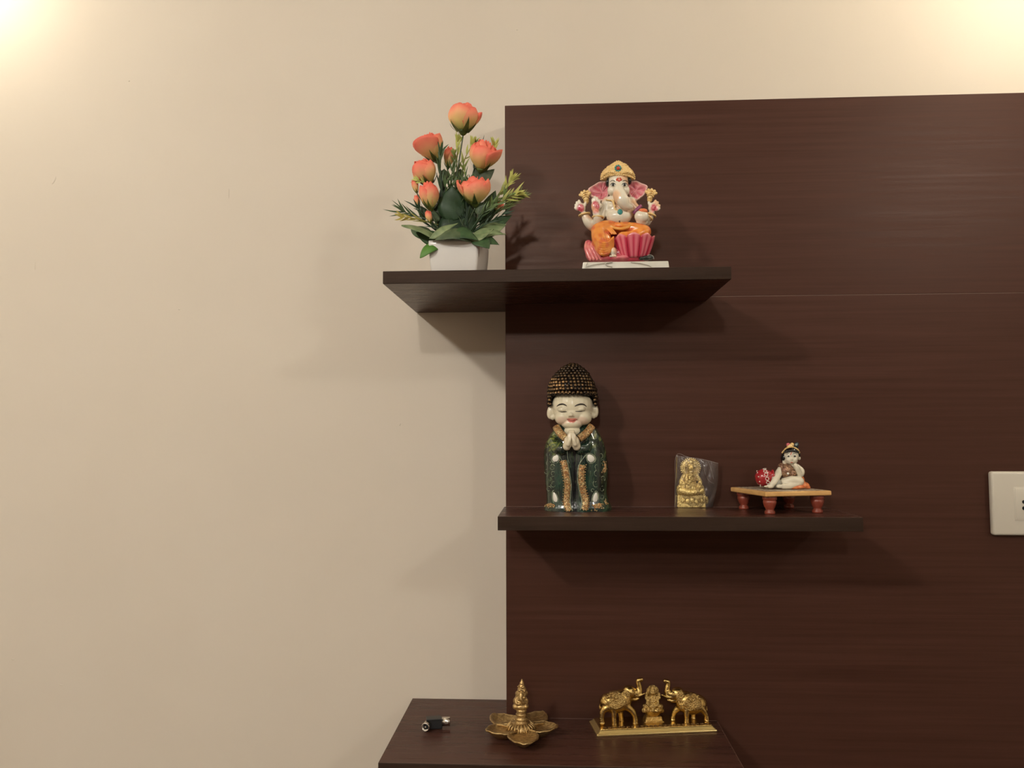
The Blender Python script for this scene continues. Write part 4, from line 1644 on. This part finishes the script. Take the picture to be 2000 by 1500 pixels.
def zfloor(mb):
    for v in mb.v:
        if v.z < KZ:
            v.z = KZ
    return mb


body = organic('body', zfloor(mb), M_ENAMEL, kr, .0007, 2, lambda p, n: lerp(srgb(220, 212, 190), srgb(178, 170, 152), max(0, nz(p, 120)) * .8))


def hit(o, px, py, out=.3):
    ok, loc, nrm, _ = o.ray_cast(CAM - wloc(o), ray(px, py).normalized())
    return (loc + wloc(o) - ray(px, py).normalized() * out * S) if ok else F(px, py, -14)


for x, y in EYES:
    e = put('eye', MB().ell(hit(body, x, y, -.6), (2.6 * S, 1.4 * S, 1.7 * S), nu=12, nv=8), M_BLK, kr)
    put('eyebrow', MB().tube(spline([hit(body, x - 4, y - 4), hit(body, x, y - 6), hit(body, x + 4, y - 4.5)], 1, 5)[0], .5 * S, 6), M_BLK, kr)
put('mouth', MB().ell(hit(body, 1546.5, 903, -.5), (2.6 * S, 1 * S, 1 * S), nu=10, nv=6), M_VERM, kr)
put('forehead_mark', MB().tube(spline([hit(body, 1544.5, 889), hit(body, 1545.5, 885), hit(body, 1547, 881)], 1, 4)[0], .6 * S, 6), M_VERM, kr)
mb = MB()
E(mb, 1545, 886, 5, 18, 15, 14)
E(mb, 1530, 894, 4, 5, 9, 9)
E(mb, 1559, 888, 4, 4, 8, 7)
for k in range(7):
    E(mb, 1533 + k * 4.2, 882.5 - 2.2 * math.sin(PI * k / 6), -9 - 3 * math.sin(PI * k / 6), 3, 3, 2.6)
put('hair', mb, M_BLK, kr)
mb = MB()
ps, _ = spline([F(1528, 884, -6), F(1535, 876, -11), F(1546, 873, -13), (F(1557, 877, -10)), F(1561, 884, -5)], 1, 8)
for k, q in enumerate(ps[::2]):
    mb.ell(q, 1.7 * S, nu=8, nv=6)
E(mb, 1543, 871, -8, 7, 5, 4)
E(mb, 1547, 868.5, -9, 4, 4, 4)
put('headband', mb, M_GOLDP, kr)
put('headband_flower', E(MB(), 1539.5, 868.5, -9, 4, 3, 3.6), mat('rose_paint', srgb(196, 96, 104), .3), kr)
mb = MB()
E(mb, 1555, 870, -4, 5, 2, 7, 30)
fe = put('peacock_feather', mb, mat('dark_teal_paint', srgb(34, 48, 52), .3), kr)
put('feather_eye', E(MB(), 1555.5, 868.5, -6.2, 2.6, 1, 3, 30), mat('grey_teal_paint', srgb(120, 134, 130), .3), fe)
mb = MB()
E(mb, 1536, 920, -3, 16, 14, 15)
E(mb, 1527, 912, 0, 8, 10, 8)
E(mb, 1548, 924, -8, 9, 9, 9)
put('jewelled_vest', zfloor(mb), M_BROC, kr, color=lambda p, n: lerp(srgb(214, 172, 136), srgb(120, 66, 50), .35 + 1.8 * nz(p, 650)))
put('chest_jewel', E(MB(), 1539, 925, -18, 2.4, 2, 2.4), M_CAB, kr)
mb = MB()
E(mb, 1556, 940, 6, 16, 14, 16)
E(mb, 1566, 948, -2, 15, 14, 8)
E(mb, 1553, 951, -16, 20, 8, 5)
E(mb, 1576, 952, -4, 7, 8, 4)
organic('orange_cloth', zfloor(mb), M_ENAMEL, kr, .0008, 2, lambda p, n: lerp(srgb(206, 96, 48), srgb(228, 150, 96), .5 + nz(p, 260)))
# red butter pot lying on its side, mouth towards the child
pc_ = F(1492, 933, 2)
R_ = Euler((0, math.radians(78), math.radians(-12))).to_matrix()
pot = MB().lathe(pc_, [(2 * S, -17 * S), (9 * S, -16 * S), (16 * S, -9 * S), (18 * S, 0), (16.5 * S, 7 * S), (12 * S, 13 * S), (10 * S, 16 * S), (13 * S, 19 * S), (13.5 * S, 21 * S), (10 * S, 20 * S), (8 * S, 10 * S)], 30, R_)
pt_ = put('butter_pot', zfloor(pot), mat('red_lacquer', srgb(156, 34, 40), .22, coat=.4), kr)
dm = MB()
for k in range(13):
    a = 2 * PI * k / 13
    cc_ = [pc_ + R_ @ Vector((17.4 * S * math.cos(a + .19 * math.cos(t)), 17.4 * S * math.sin(a + .19 * math.cos(t)), (5 + 3.2 * math.sin(t)) * S)) for t in [2 * PI * q / 10 for q in range(10)]]
    dm.tube(cc_, .7 * S, 5, True)
for k in range(10):
    a = 2 * PI * k / 10
    q = pc_ + R_ @ Vector((15.4 * S * math.cos(a), 15.4 * S * math.sin(a), -10 * S))
    dm.ell(q, 1.3 * S, nu=6, nv=5)
tag(put('white_dots', zfloor(dm), mat('white_paint', srgb(226, 216, 204), .4), pt_), kind='stuff')
mb = MB()
E(mb, 1512, 936, -4, 11, 10, 12)
E(mb, 1518, 944, -10, 10, 9, 10)
put('butter_heap', zfloor(mb), mat('pale_grey_enamel', srgb(170, 166, 152), .3, mottle=(160, .6, srgb(128, 126, 116)), coat=.3), kr)

# ================================================================== gold seated idol in a clear plastic bag
M_GOLD = mat('shiny_gold', (.70, .50, .19), .22, 1, mottle=(160, .5, (.46, .30, .09)), bump=(420, .6, .0010))
M_GOLD2 = mat('gold_relief', (.74, .54, .22), .26, 1, mottle=(420, .7, (.36, .22, .06)), bump=(620, 1.0, .0022))
M_GOLDI = mat('bright_gold_plate', (1.0, .78, .32), .25, .55, mottle=(620, .7, (.34, .20, .05)), bump=(620, .7, .0014))
gy = PANEL_Y - .0085
F = Frame(gy, 1350, 940)
S = F.s
gb = F(1350, 989)
gi = thing('gold_idol', (gb.x, gb.y, LZ), 'small gold plated seated idol with a round spiked halo inside a clear bag', 'figurine')


def zl_(mb):
    for v in mb.v:
        if v.z < LZ + .0003:
            v.z = LZ + .0003
        if v.y > PANEL_Y - .0012:
            v.y = PANEL_Y - .0012
    return mb


a, b = F(1323, 992, -4), F(1378, 967, -4)
put('plinth', MB().box((a.x, gy - .0045, LZ + .0003), (b.x, gy + .005, b.z)), M_GOLDI, gi, smooth=False, bevel=.0008)
mb = MB()
E(mb, 1384 - 4, 977, 0, 4, 5, 8)
for k in range(9):
    E(mb, 1327 + k * 6, 966, -5.5, 2.6, 2, 2)
for k in range(5):
    E(mb, 1334 + k * 9, 977 + (k % 2) * 2, -8, 4, 1.6, 5)
put('plinth_relief', zl_(mb), M_GOLDI, gi)
mb = MB()
hc = F(1348.5, 914, 3)
ring = [(a_, r_) for a_ in range(0, 360, 10) for r_ in (1,)]
mb.lathe(hc, [(17 * S, -2 * S), (18 * S, 0), (17 * S, 2 * S), (12 * S, 1.5 * S), (10 * S, .5 * S)], 36, Euler((PI / 2, 0, 0)))
halo = put('halo', zl_(mb), M_GOLDI, gi)
sp = MB()
for k in range(26):
    a_ = math.radians(-50 + 280 * k / 25)
    q0, q1 = hc + Vector((math.cos(a_) * 16 * S, 0, math.sin(a_) * 16 * S)), hc + Vector((math.cos(a_) * 20.5 * S, 0, math.sin(a_) * 20.5 * S))
    sp.tube([q0, q1], [2 * S, 1 * S], 6)
put('halo_spikes', zl_(sp), M_GOLDI, halo)
rg = MB().tube([hc + Vector((math.cos(t) * 12 * S, -3 * S, math.sin(t) * 12 * S)) for t in [2 * PI * k / 30 for k in range(30)]], 1.2 * S, 7, True)
put('halo_ring', rg, M_GOLDI, halo)
mb = MB()
E(mb, 1349, 914, -3, 8, 6, 10)
E(mb, 1349, 903, -3, 6, 5, 6)
E(mb, 1349, 922, -5, 5, 4, 3)
E(mb, 1348, 935, -2, 13, 6, 14)
E(mb, 1348, 950, -3, 16, 7, 12)
L(mb, [(1337, 928, -2), (1330, 942, -4), (1336, 950, -7)], [5, 4.5, 4])
L(mb, [(1360, 930, -2), (1368, 942, -3), (1364, 956, -5)], [5, 4, 4])
L(mb, [(1330, 958, -6), (1348, 962, -9), (1368, 958, -6)], [8, 6, 8])
L(mb, [(1332, 946, -2), (1326, 954, -3), (1327, 964, -3)], [4.5, 5, 5])
L(mb, [(1366, 946, -2), (1372, 954, -3), (1374, 964, -3)], [4.5, 4, 4])
E(mb, 1336, 945, -8, 4, 3, 5)
E(mb, 1357, 947, -8, 4, 3, 3.5)
E(mb, 1345, 945, -8, 4, 3, 3)
E(mb, 1350, 940, -8, 2.6, 2.6, 2.6)
for k in range(7):
    E(mb, 1328 + k * 7.4, 962 + (k % 2), -9, 3.4, 3, 2.6)
rn = random.Random(12)
for k in range(46):
    yy = rn.uniform(926, 965)
    hw = 10 + (yy - 926) * .42
    E(mb, 1349 + rn.uniform(-hw, hw), yy, -8.5, rn.uniform(1.4, 2.6), 2.2, rn.uniform(1.4, 2.4))
for k in range(9):
    a_ = PI * k / 8
    E(mb, 1349 + 8.5 * math.cos(a_), 911 - 9 * math.sin(a_), -6, 2, 2, 2)
organic('idol_body', zl_(mb), M_GOLDI, gi, .0006, 0)
put('idol_face', E(MB(), 1349.5, 914, -8, 5, 4, 6), M_GOLDI, gi)

# plastic bag: front and back film joined at the edges
mt = bpy.data.materials.new('clear_plastic_film')
mt.use_nodes = True
nt = mt.node_tree
nt.nodes.remove(nt.nodes['Principled BSDF'])
outn = nt.nodes['Material Output']
tr = nt.nodes.new('ShaderNodeBsdfTransparent')
gl = nt.nodes.new('ShaderNodeBsdfGlossy')
gl.inputs['Roughness'].default_value = .16
df = nt.nodes.new('ShaderNodeBsdfDiffuse')
df.inputs['Color'].default_value = (.75, .74, .72, 1)
fr = nt.nodes.new('ShaderNodeFresnel')
fr.inputs['IOR'].default_value = 1.5
m1 = nt.nodes.new('ShaderNodeMixShader')
m2 = nt.nodes.new('ShaderNodeMixShader')
m2.inputs[0].default_value = .035
tcn = nt.nodes.new('ShaderNodeTexCoord')
mpn = nt.nodes.new('ShaderNodeMapping')
mpn.inputs['Scale'].default_value = (1, 1, .45)
mpn.inputs['Rotation'].default_value = (0, .5, 0)
nzn = nt.nodes.new('ShaderNodeTexNoise')
nzn.inputs['Scale'].default_value = 110
nzn.inputs['Detail'].default_value = 3
nzn.inputs['Distortion'].default_value = 1.2
bpn = nt.nodes.new('ShaderNodeBump')
bpn.inputs['Strength'].default_value = .8
bpn.inputs['Distance'].default_value = .004
nt.links.new(tcn.outputs['Object'], mpn.inputs[0])
nt.links.new(mpn.outputs[0], nzn.inputs['Vector'])
nt.links.new(nzn.outputs['Fac'], bpn.inputs['Height'])
nt.links.new(bpn.outputs[0], gl.inputs['Normal'])
nt.links.new(fr.outputs[0], m1.inputs[0])
nt.links.new(tr.outputs[0], m1.inputs[1])
nt.links.new(gl.outputs[0], m1.inputs[2])
nt.links.new(m1.outputs[0], m2.inputs[1])
nt.links.new(df.outputs[0], m2.inputs[2])
nt.links.new(m2.outputs[0], outn.inputs['Surface'])
M_FILM = mt
bag = thing('plastic_bag', (gb.x, gy - .004, LZ), 'crumpled clear plastic bag around the small gold idol', 'bag')
TL, TM, TR, BR_, BL_ = (1321, 889), (1372, 897), (1403, 905), (1391, 992), (1318, 992)


def edge(u, v):
    top = (TL[0] + (TR[0] - TL[0]) * u, (TL[1] + (TM[1] - TL[1]) * u / .62) if u < .62 else (TM[1] + (TR[1] - TM[1]) * (u - .62) / .38))
    bot = (BL_[0] + (BR_[0] - BL_[0]) * u, 992)
    bow = 4 * math.sin(PI * v) * u * u
    return top[0] + (bot[0] - top[0]) * v + bow, top[1] + (bot[1] - top[1]) * v


def film(sign):
    def g(u, v):
        x, y = edge(u, v)
        puff = (math.sin(PI * min(1, max(0, u))) * math.sin(PI * min(1, .1 + v * .85))) ** .5
        p = F(x, y, 0)
        dpt = sign * (-.0075 if sign > 0 else -.0006) * puff if sign > 0 else .0060 * puff
        cr = 0
        if sign > 0:
            cr = .0022 * abs(nz((x * .05, y * .02, 1), 1.3)) * 1.5 + .0018 * abs(math.sin(x * .16 + y * .07 + 2 * nz((x * .03, y * .03, 7), 1))) * sstep(.55, .8, u)
        yy = min(p.y + dpt - 1.6 * cr * puff, PANEL_Y - .0009)
        return Vector((p.x, yy, max(p.z, LZ + .0003)))
    return MB().grid(g, 44, 44)


put('front_film', film(1), M_FILM, bag)
put('back_film', film(-1), M_FILM, bag)
put('folded_edge', MB().tube(spline([F(*p, -.5) for p in (BL_, (1319, 940), TL, (1345, 893), TM, TR)], 1, 6)[0], .28 * S, 5), mat('bag_seam', (.34, .31, .28), .3), bag)
for pts in ([(1374, 900), (1376, 920), (1384, 938), (1394, 944)], [(1384, 902), (1390, 920), (1394, 936)]):
    put('crease', MB().tube(spline([F(x, y, -11) for x, y in pts], 1, 6)[0], .22 * S, 5), mat('bag_crease', (.34, .31, .28), .3), bag)

# ================================================================== brass five-wick lamp, bottom shelf
M_BRA = mat('antique_brass', (.56, .39, .17), .36, .8, mottle=(240, .7, (.26, .15, .055)), bump=(320, .8, .0012))
ZR = TZ + .0125
tips = [atz(x, y, ZR) for x, y in ((1026, 1455), (1089, 1419), (1060, 1391), (962, 1396), (950, 1428))]
dc = sum(tips, Vector()) / 5
dia = thing('brass_oil_lamp', (dc.x, dc.y, TZ), 'antique brass oil lamp with five petal bowls around a small seated figure', 'oil lamp')
for k, tp in enumerate(tips):
    ax = Vector((tp.x - dc.x, tp.y - dc.y, 0))
    ln_ = ax.length
    ax.normalize()
    sd = Vector((-ax.y, ax.x, 0))
    rn = random.Random(k)
    wb_ = .0195
    rings_ = []
    for (sc_, zz, inn) in ((.22, 0.0, 0), (.46, .0012, 0), (.74, .0058, 0), (1.0, .0112, 0), (1.0, .0124, 1), (.90, .0121, 1), (.72, .0092, 1), (.3, .0080, 1)):
        ring = []
        for j in range(28):
            t = 2 * PI * j / 28
            cu_, su_ = math.cos(t), math.sin(t)
            rx = (ln_ - .004) * .5
            x = rx * cu_ * sc_ + .004 + rx * (.92 if sc_ < .8 and not inn else 1)
            taper = 1 - .45 * max(0, cu_) ** 2 if cu_ > 0 else 1 - .35 * cu_ * cu_
            y = wb_ * su_ * sc_ * taper
            z = TZ + zz + (.0015 * max(0, cu_) ** 2 if zz > .0105 else 0) + (.0006 * math.sin(9 * t + k) if zz > .0105 else 0)
            ring.append(Vector((dc.x, dc.y, 0)) + ax * x + sd * y + Vector((0, 0, z)))
        rings_.append(ring)
    bo = put('petal_bowl', MB().loft(rings_), M_BRA, dia)
    rim = [p + Vector((0, 0, .0004)) for p in rings_[4]]
    put('bowl_rim', MB().tube([p.lerp(q, .5) for p, q in zip(rings_[3], rings_[4])], .0012, 6, True), M_BRA, bo)
F = Frame(dc.y, 1018, 1390)
S = F.s
c0 = Vector((dc.x, dc.y, TZ))
zq = lambda py: F(1018, py, 0).z - TZ
px_c = 1018.5
h0 = F(px_c, 1412, 0).z - TZ
put('hub', MB().lathe(c0, [(.014, .0), (.018, .005), (.016, h0 * .8), (.0125, h0 + .001)], 30), M_BRA, dia)
fl = MB()
for k in range(22):
    a_ = 2 * PI * k / 22
    q = [c0 + Vector((math.cos(a_) * r, math.sin(a_) * r, z)) for r, z in ((.0195, .009), (.0165, h0 * .9), (.0125, h0 + .001))]
    fl.tube(q, .0012, 6)
tag(put('hub_flutes', fl, M_BRA, dia), kind='stuff')
Fc = lambda y: F(px_c, y, 0).z
stem = MB().lathe(Vector((F(px_c, 1400).x, dc.y, 0)), [(13.5 * S, Fc(1412)), (14 * S, Fc(1409)), (11.5 * S, Fc(1406.5)), (12.5 * S, Fc(1404)), (12.5 * S, Fc(1402)), (9 * S, Fc(1400)), (11 * S, Fc(1397)), (11 * S, Fc(1394)), (8.5 * S, Fc(1391)), (10.5 * S, Fc(1388)), (9.5 * S, Fc(1385)), (6 * S, Fc(1382))], 28)
put('ringed_stem', stem, M_BRA, dia)
mb = MB()
E(mb, 1017, 1379, 0, 16, 12, 8)
E(mb, 1017, 1372, 0, 14, 11, 8)
E(mb, 1007, 1380, -3, 6, 7, 5)
E(mb, 1027, 1379, -3, 6, 7, 5)
E(mb, 1017, 1366, 0, 12.5, 10, 11)
E(mb, 1006, 1368, -2, 4, 4, 6, 14)
E(mb, 1028, 1368, -2, 4, 4, 6, -14)
E(mb, 1018, 1356, 0, 11, 9, 9)
E(mb, 1011, 1355, 2, 5, 3, 6)
E(mb, 1026, 1354, 2, 5, 3, 6)
L(mb, [(1018, 1356, -8), (1017, 1364, -11), (1020, 1371, -11), (1024, 1372, -9)], [4, 3.6, 3, 2.4])
L(mb, [(1007, 1366, -5), (1009, 1374, -9), (1014, 1375, -11)], [3.5, 3.2, 3])
E(mb, 1019.5, 1347, 0, 9, 8, 7)
E(mb, 1019, 1341, 0, 7, 6, 6)
E(mb, 1019.5, 1335, 0, 4.8, 4.6, 5)
E(mb, 1019.5, 1330, 0, 2.4, 2.4, 4)
for k in range(14):
    E(mb, 1012 + (k * 5) % 14, 1341 + (k * 7) % 34, -7, 2, 2, 2)
organic('seated_figure', mb, M_BRA, dia, .0006, 1)

# ================================================================== gold elephants and goddess on a plate, bottom shelf
pL, pR = atz(1166, 1440, TZ), atz(1401, 1430, TZ)
g1 = (pR - pL)
GW = g1.length
g1.normalize()
g2 = Vector((-g1.y, g1.x, 0))
GD = .052
ge = thing('elephant_pair_ornament', tuple(pL + g1 * GW / 2 + g2 * GD / 2), 'shiny gold ornament of two elephants with raised trunks flanking a seated goddess', 'figurine')


class SlantFrame:
    def __init__(self, p0, nrm, px, py):
        self.p0, self.n = Vector(p0), Vector(nrm).normalized()
        self.s = 1
        self.s = (self(px + 1, py) - self(px, py)).length

    def __call__(self, px, py, d=0.):
        r = ray(px, py)
        p = self.p0 + self.n * d * self.s
        t = (p - CAM).dot(self.n) / r.dot(self.n)
        return CAM + r * t


def GP(u, v, z):
    return pL + g1 * u + g2 * v + Vector((0, 0, z))


def plate(i0, i1, z0, z1):
    r = lambda i, z: [GP(i, i * .8, z), GP(GW - i, i * .8, z), GP(GW - i, GD - i * .8, z), GP(i, GD - i * .8, z)]
    return MB().loft([r(i0, z0), r(i1, z1)])


M_GOLDS = mat('polished_gold', (.86, .66, .28), .24, .85)
bp_ = put('base_plate', plate(0, 0, 0, .0030), M_GOLDS, ge, smooth=False, bevel=.0008)
put('base_step', plate(.001, .0055, .0030, .0070), M_GOLDS, bp_, smooth=False, bevel=.0006)
put('base_top', plate(.0055, .006, .0070, .0082), M_GOLD, bp_, smooth=False, bevel=.0004)
sc_ = MB()
for k in range(23):
    u = .012 + (GW - .024) * k / 22
    pts = [GP(u + .0026 * math.cos(t) * (1 - t / 9), .0085 + .0026 * math.sin(t) * (1 - t / 9), .0084) for t in [q * .55 for q in range(11)]]
    sc_.tube(pts, .0006, 5)
tag(put('scroll_border', sc_, mat('dark_gold_engraving', (.16, .09, .03), .4, .8), bp_), kind='stuff')
GT = TZ + .0082
F = SlantFrame(GP(GW / 2, GD * .5, 0), g2, 1275, 1385)
S = F.s


def ER(mb, px, py, d, rx, ry, rz, tilt=0, nu=20, nv=14):
    yaw_ = math.atan2(g1.y, g1.x)
    return mb.ell(F(px, py, d), (rx * S, ry * S, rz * S), Euler((0, math.radians(tilt), yaw_)), nu, nv)


def gfloor(mb):
    for v in mb.v:
        if v.z < GT:
            v.z = GT
    return mb


def elephant(X, sg, dy, feet, label):
    """X(x): mirrored pixel column; sg +1 faces right"""
    el = MB()
    ER(el, X(1204), 1371 + dy, 0, 30, 20, 20, -8 * sg)
    ER(el, X(1190), 1370 + dy, 0, 19, 17, 16)
    ER(el, X(1215), 1364 + dy, 0, 18, 16, 17)
    ER(el, X(1229), 1351 + dy, 0, 13.5, 12, 12)
    ER(el, X(1227), 1345 + dy, 0, 9, 9, 6)
    ER(el, X(1238), 1354 + dy, 0, 9, 9, 8)
    L(el, [(X(1240), 1353 + dy, 0), (X(1247), 1351 + dy, 0), (X(1248.5), 1342 + dy, 0), (X(1246.5), 1333 + dy, 0), (X(1247), 1328.5 + dy, 0), (X(1252.5), 1327 + dy, 0)], [9, 7.4, 5.4, 4.6, 4.4, 4.0])
    for dd in (-6, 6):
        L(el, [(X(1238), 1359 + dy, dd), (X(1248), 1359 + dy, dd), (X(1259), 1354 + dy, dd)], [3, 2.4, 1.3])
    L(el, [(X(1233), 1364 + dy, 0), (X(1240), 1366 + dy, 0), (X(1247), 1364 + dy, 0)], [4.5, 3.5, 2])
    for pts in feet:
        L(el, pts, [8.5, 6, 4.6, 5.4])
    for pts in feet:
        ER(el, pts[-1][0], pts[-1][1], pts[-1][2], 6, 6, 3)
    L(el, [(X(1178), 1366 + dy, 0), (X(1173), 1374 + dy, 0), (X(1172), 1384 + dy, 0)], [2.5, 2, 2.6])
    o = organic('elephant', gfloor(el), M_GOLD, ge, .0007, 2)
    o['label'] = label
    # draped saddle cloth with embossed work
    cl = MB()
    ER(cl, X(1203), 1369 + dy, 0, 28, 21, 19, -8 * sg)
    rn = random.Random(8)
    mbx = cl
    for k in range(60):
        a_ = rn.uniform(-.9, .9)
        zz = rn.uniform(-.8, .85)
        rr = math.sqrt(max(0, 1 - zz * zz))
        mbx.ell(F(X(1203 + 27 * rr * a_), 1369 + dy - 18.5 * zz, -20.6 * rr * math.sqrt(1 - a_ * a_)), (2.3 * S, 1.4 * S, 1.9 * S), nu=7, nv=5)
    ps = [F(X(1203 + 27 * math.sin(t)), 1373 + dy + 9 * math.cos(t * 1.0) + 2 * math.cos(t * 7), -21.5 * math.cos(t) ** 2 - 1) for t in [-1.3 + 2.6 * q / 24 for q in range(25)]]
    cl.tube(ps, 1.3 * S, 6)
    put('saddle_cloth', cl, M_GOLD2, o)
    for dd in (-11, 11):
        er = MB()
        ER(er, X(1222), 1359 + dy, dd, 9, 2.6, 11, 14 * sg)
        er.tube(spline([F(X(1216), 1352 + dy, dd * 1.25), F(X(1224), 1356 + dy, dd * 1.3), F(X(1224), 1367 + dy, dd * 1.25)], 1, 5)[0], 1 * S, 6)
        put('ear', er, M_GOLD2, o)
        put('eye', MB().ell(F(X(1236), 1349.5 + dy, dd * .9), 1.6 * S, nu=8, nv=6), mat('dark_eye_gold', (.1, .05, .02), .3, .8), o)
    return o


elephant(lambda x: x, 1, 0, [[(1188, 1380, -9), (1178, 1388, -9), (1175, 1400, -9), (1176, 1412, -9)], [(1196, 1380, -10), (1199, 1390, -11), (1199, 1402, -11), (1200, 1416, -11)], [(1210, 1380, 9), (1212, 1390, 9), (1213, 1400, 9), (1214, 1410, 9)], [(1222, 1378, -8), (1234, 1388, -9), (1240, 1400, -9), (1241, 1413, -9)]], 'left elephant')
elephant(lambda x: 2551.5 - x, -1, 3.0, [[(1366, 1380, -9), (1374, 1388, -9), (1379, 1398, -8), (1380, 1409, -8)], [(1343, 1380, -10), (1341, 1390, -12), (1341, 1402, -12), (1341, 1414, -12)], [(1355, 1380, 9), (1354, 1390, 9), (1354, 1398, 8), (1354, 1406, 8)], [(1328, 1380, 0), (1319, 1388, 2), (1315, 1397, 3), (1314, 1406, 3)]], 'right elephant')

gd = MB()
for (hw0, hw1, y0, y1) in ((20, 18, 1412, 1406), (17, 15, 1406, 1397)):
    c_, d_ = F(1275, y0, 4), F(1275, y1, 4)
    r = lambda hw, z: [Vector((c_.x, c_.y, z)) + g1 * (sx_ * hw * S) + g2 * (sy_ * hw * .6 * S) for sx_, sy_ in ((-1, -1), (1, -1), (1, 1), (-1, 1))]
    gd.loft([r(hw0, max(c_.z, GT)), r(hw1, d_.z)])
go = put('pedestal', gd, M_GOLD2, ge, smooth=False, bevel=.0006)
lp = MB().lathe(Vector((F(1275, 1390, 4).x, F(1275, 1390, 4).y, 0)), [(11 * S, F(1275, 1398, 4).z), (15 * S, F(1275, 1393, 4).z), (19.5 * S, F(1275, 1386, 4).z), (20 * S, F(1275, 1383, 4).z), (12 * S, F(1275, 1378, 4).z)], 28, sy=.75)
put('lotus_seat', lp, M_GOLD, ge)
lpt = MB()
for k in range(12):
    a_ = 2 * PI * k / 12
    lpt.ell(F(1275 + 18 * math.cos(a_), 1387, 4 + 14 * math.sin(a_)), (4.2 * S, 3 * S, 5 * S), nu=8, nv=6)
put('lotus_petals', lpt, M_GOLD2, ge)
gm = MB()
ER(gm, 1275, 1377, 2, 17, 11, 6)
ER(gm, 1262, 1379, 0, 7, 8, 5)
ER(gm, 1288, 1379, 0, 7, 8, 5)
ER(gm, 1274.5, 1366, 2, 9, 7, 11)
ER(gm, 1274, 1351, 0, 6, 6, 7)
ER(gm, 1274, 1344, 0, 4.5, 4.5, 5)
L(gm, [(1267, 1362, 0), (1262, 1364, -2), (1262.5, 1354, -1)], [3.4, 3, 2.4])
L(gm, [(1282, 1362, 0), (1287.5, 1364, -2), (1287, 1354, -1)], [3.4, 3, 2.4])
L(gm, [(1267, 1364, -2), (1264, 1372, -5), (1267, 1377, -8)], [3, 2.8, 2.4])
L(gm, [(1282, 1364, -2), (1285, 1372, -5), (1283, 1377, -8)], [3, 2.8, 2.4])
L(gm, [(1266, 1366, 2), (1262, 1384, 0)], [3, 3])
organic('goddess', gm, M_GOLD2, ge, .0006, 1)
hc = F(1274.5, 1351, 6)
hm = MB().lathe(hc, [(10 * S, -1 * S), (11.5 * S, 0), (10 * S, 1 * S)], 30, Euler((PI / 2, 0, math.atan2(g1.y, g1.x))))
for k in range(24):
    a_ = 2 * PI * k / 24
    hm.ell(hc + g1 * (math.cos(a_) * 11.4 * S) + Vector((0, 0, math.sin(a_) * 11.4 * S)), 1.5 * S, nu=6, nv=5)
put('halo', hm, M_GOLD2, ge)

# ================================================================== black right-angle aerial adapter
M_ABS = mat('black_abs_plastic', (.012, .013, .014), .38)
M_NIK = mat('nickel_plating', (.62, .58, .52), .26, 1)
q0, q1 = atz(834, 1426, TZ), atz(864, 1424.5, TZ)
a1 = (q1 - q0)
AW = a1.length
a1.normalize()
a2 = Vector((-a1.y, a1.x, 0))
adp = thing('aerial_adapter', tuple((q0 + q1) / 2), 'small black right-angle aerial adapter with two metal ends on the bottom shelf', 'adapter')
AH = .0135


def AP(u, v, z):
    return q0 + a1 * u + a2 * v + Vector((0, 0, z))


def abox(u0, u1, v0, v1, z0, z1):
    pts = [(u0, v0), (u1, v0), (u1, v1), (u0, v1)]
    return MB().add([AP(u, v, z0) for u, v in pts] + [AP(u, v, z1) for u, v in pts], [(3, 2, 1, 0), (4, 5, 6, 7), (0, 1, 5, 4), (1, 2, 6, 5), (2, 3, 7, 6), (3, 0, 4, 7)])


put('housing', abox(0, AW, 0, .0125, .0002, AH), M_ABS, adp, smooth=False, bevel=.0014)
put('housing_cap', abox(-.001, AW * .92, -.0006, .0130, AH - .0016, AH + .0006), M_ABS, adp, smooth=False, bevel=.0006)
cyl = lambda p, q, r, n=26: MB().tube([p, q], r, n)
# socket end, pointing to the right
s0, s1 = AP(AW * .98, .0055, .0085), AP(AW + .0105, .0045, .0085)
ring = lambda p, q, ro, ri: MB().add([], [])


def barrel(p, q, ro, ri, n=28):
    ax = (q - p).normalized()
    U = ax.orthogonal().normalized()
    V = ax.cross(U)
    loop = lambda c, r: [c + (U * math.cos(t) + V * math.sin(t)) * r for t in [2 * PI * k / n for k in range(n)]]
    return MB().loft([loop(p, ro), loop(q - ax * .0006, ro), loop(q, ro * .95), loop(q, ri), loop(p + ax * .001, ri)])


b1 = put('socket_barrel', barrel(s0, s1, .0058, .0046), M_NIK, adp)
put('insulator', cyl(s0 + (s1 - s0) * .15, s0 + (s1 - s0) * .9, .0045), M_ABS, b1)
# plug end, pointing to the front left
dirp = (-a1 * .35 - a2 * 1.0).normalized()
p0_ = AP(.0015, .003, .0068)
b2 = put('plug_barrel', barrel(p0_, p0_ + dirp * .0125, .0056, .0043), M_NIK, adp)
put('insulator', cyl(p0_ + dirp * .002, p0_ + dirp * .0085, .0042), M_ABS, b2)
put('pin', cyl(p0_ + dirp * .008, p0_ + dirp * .0126, .0010, 10), M_NIK, b2)
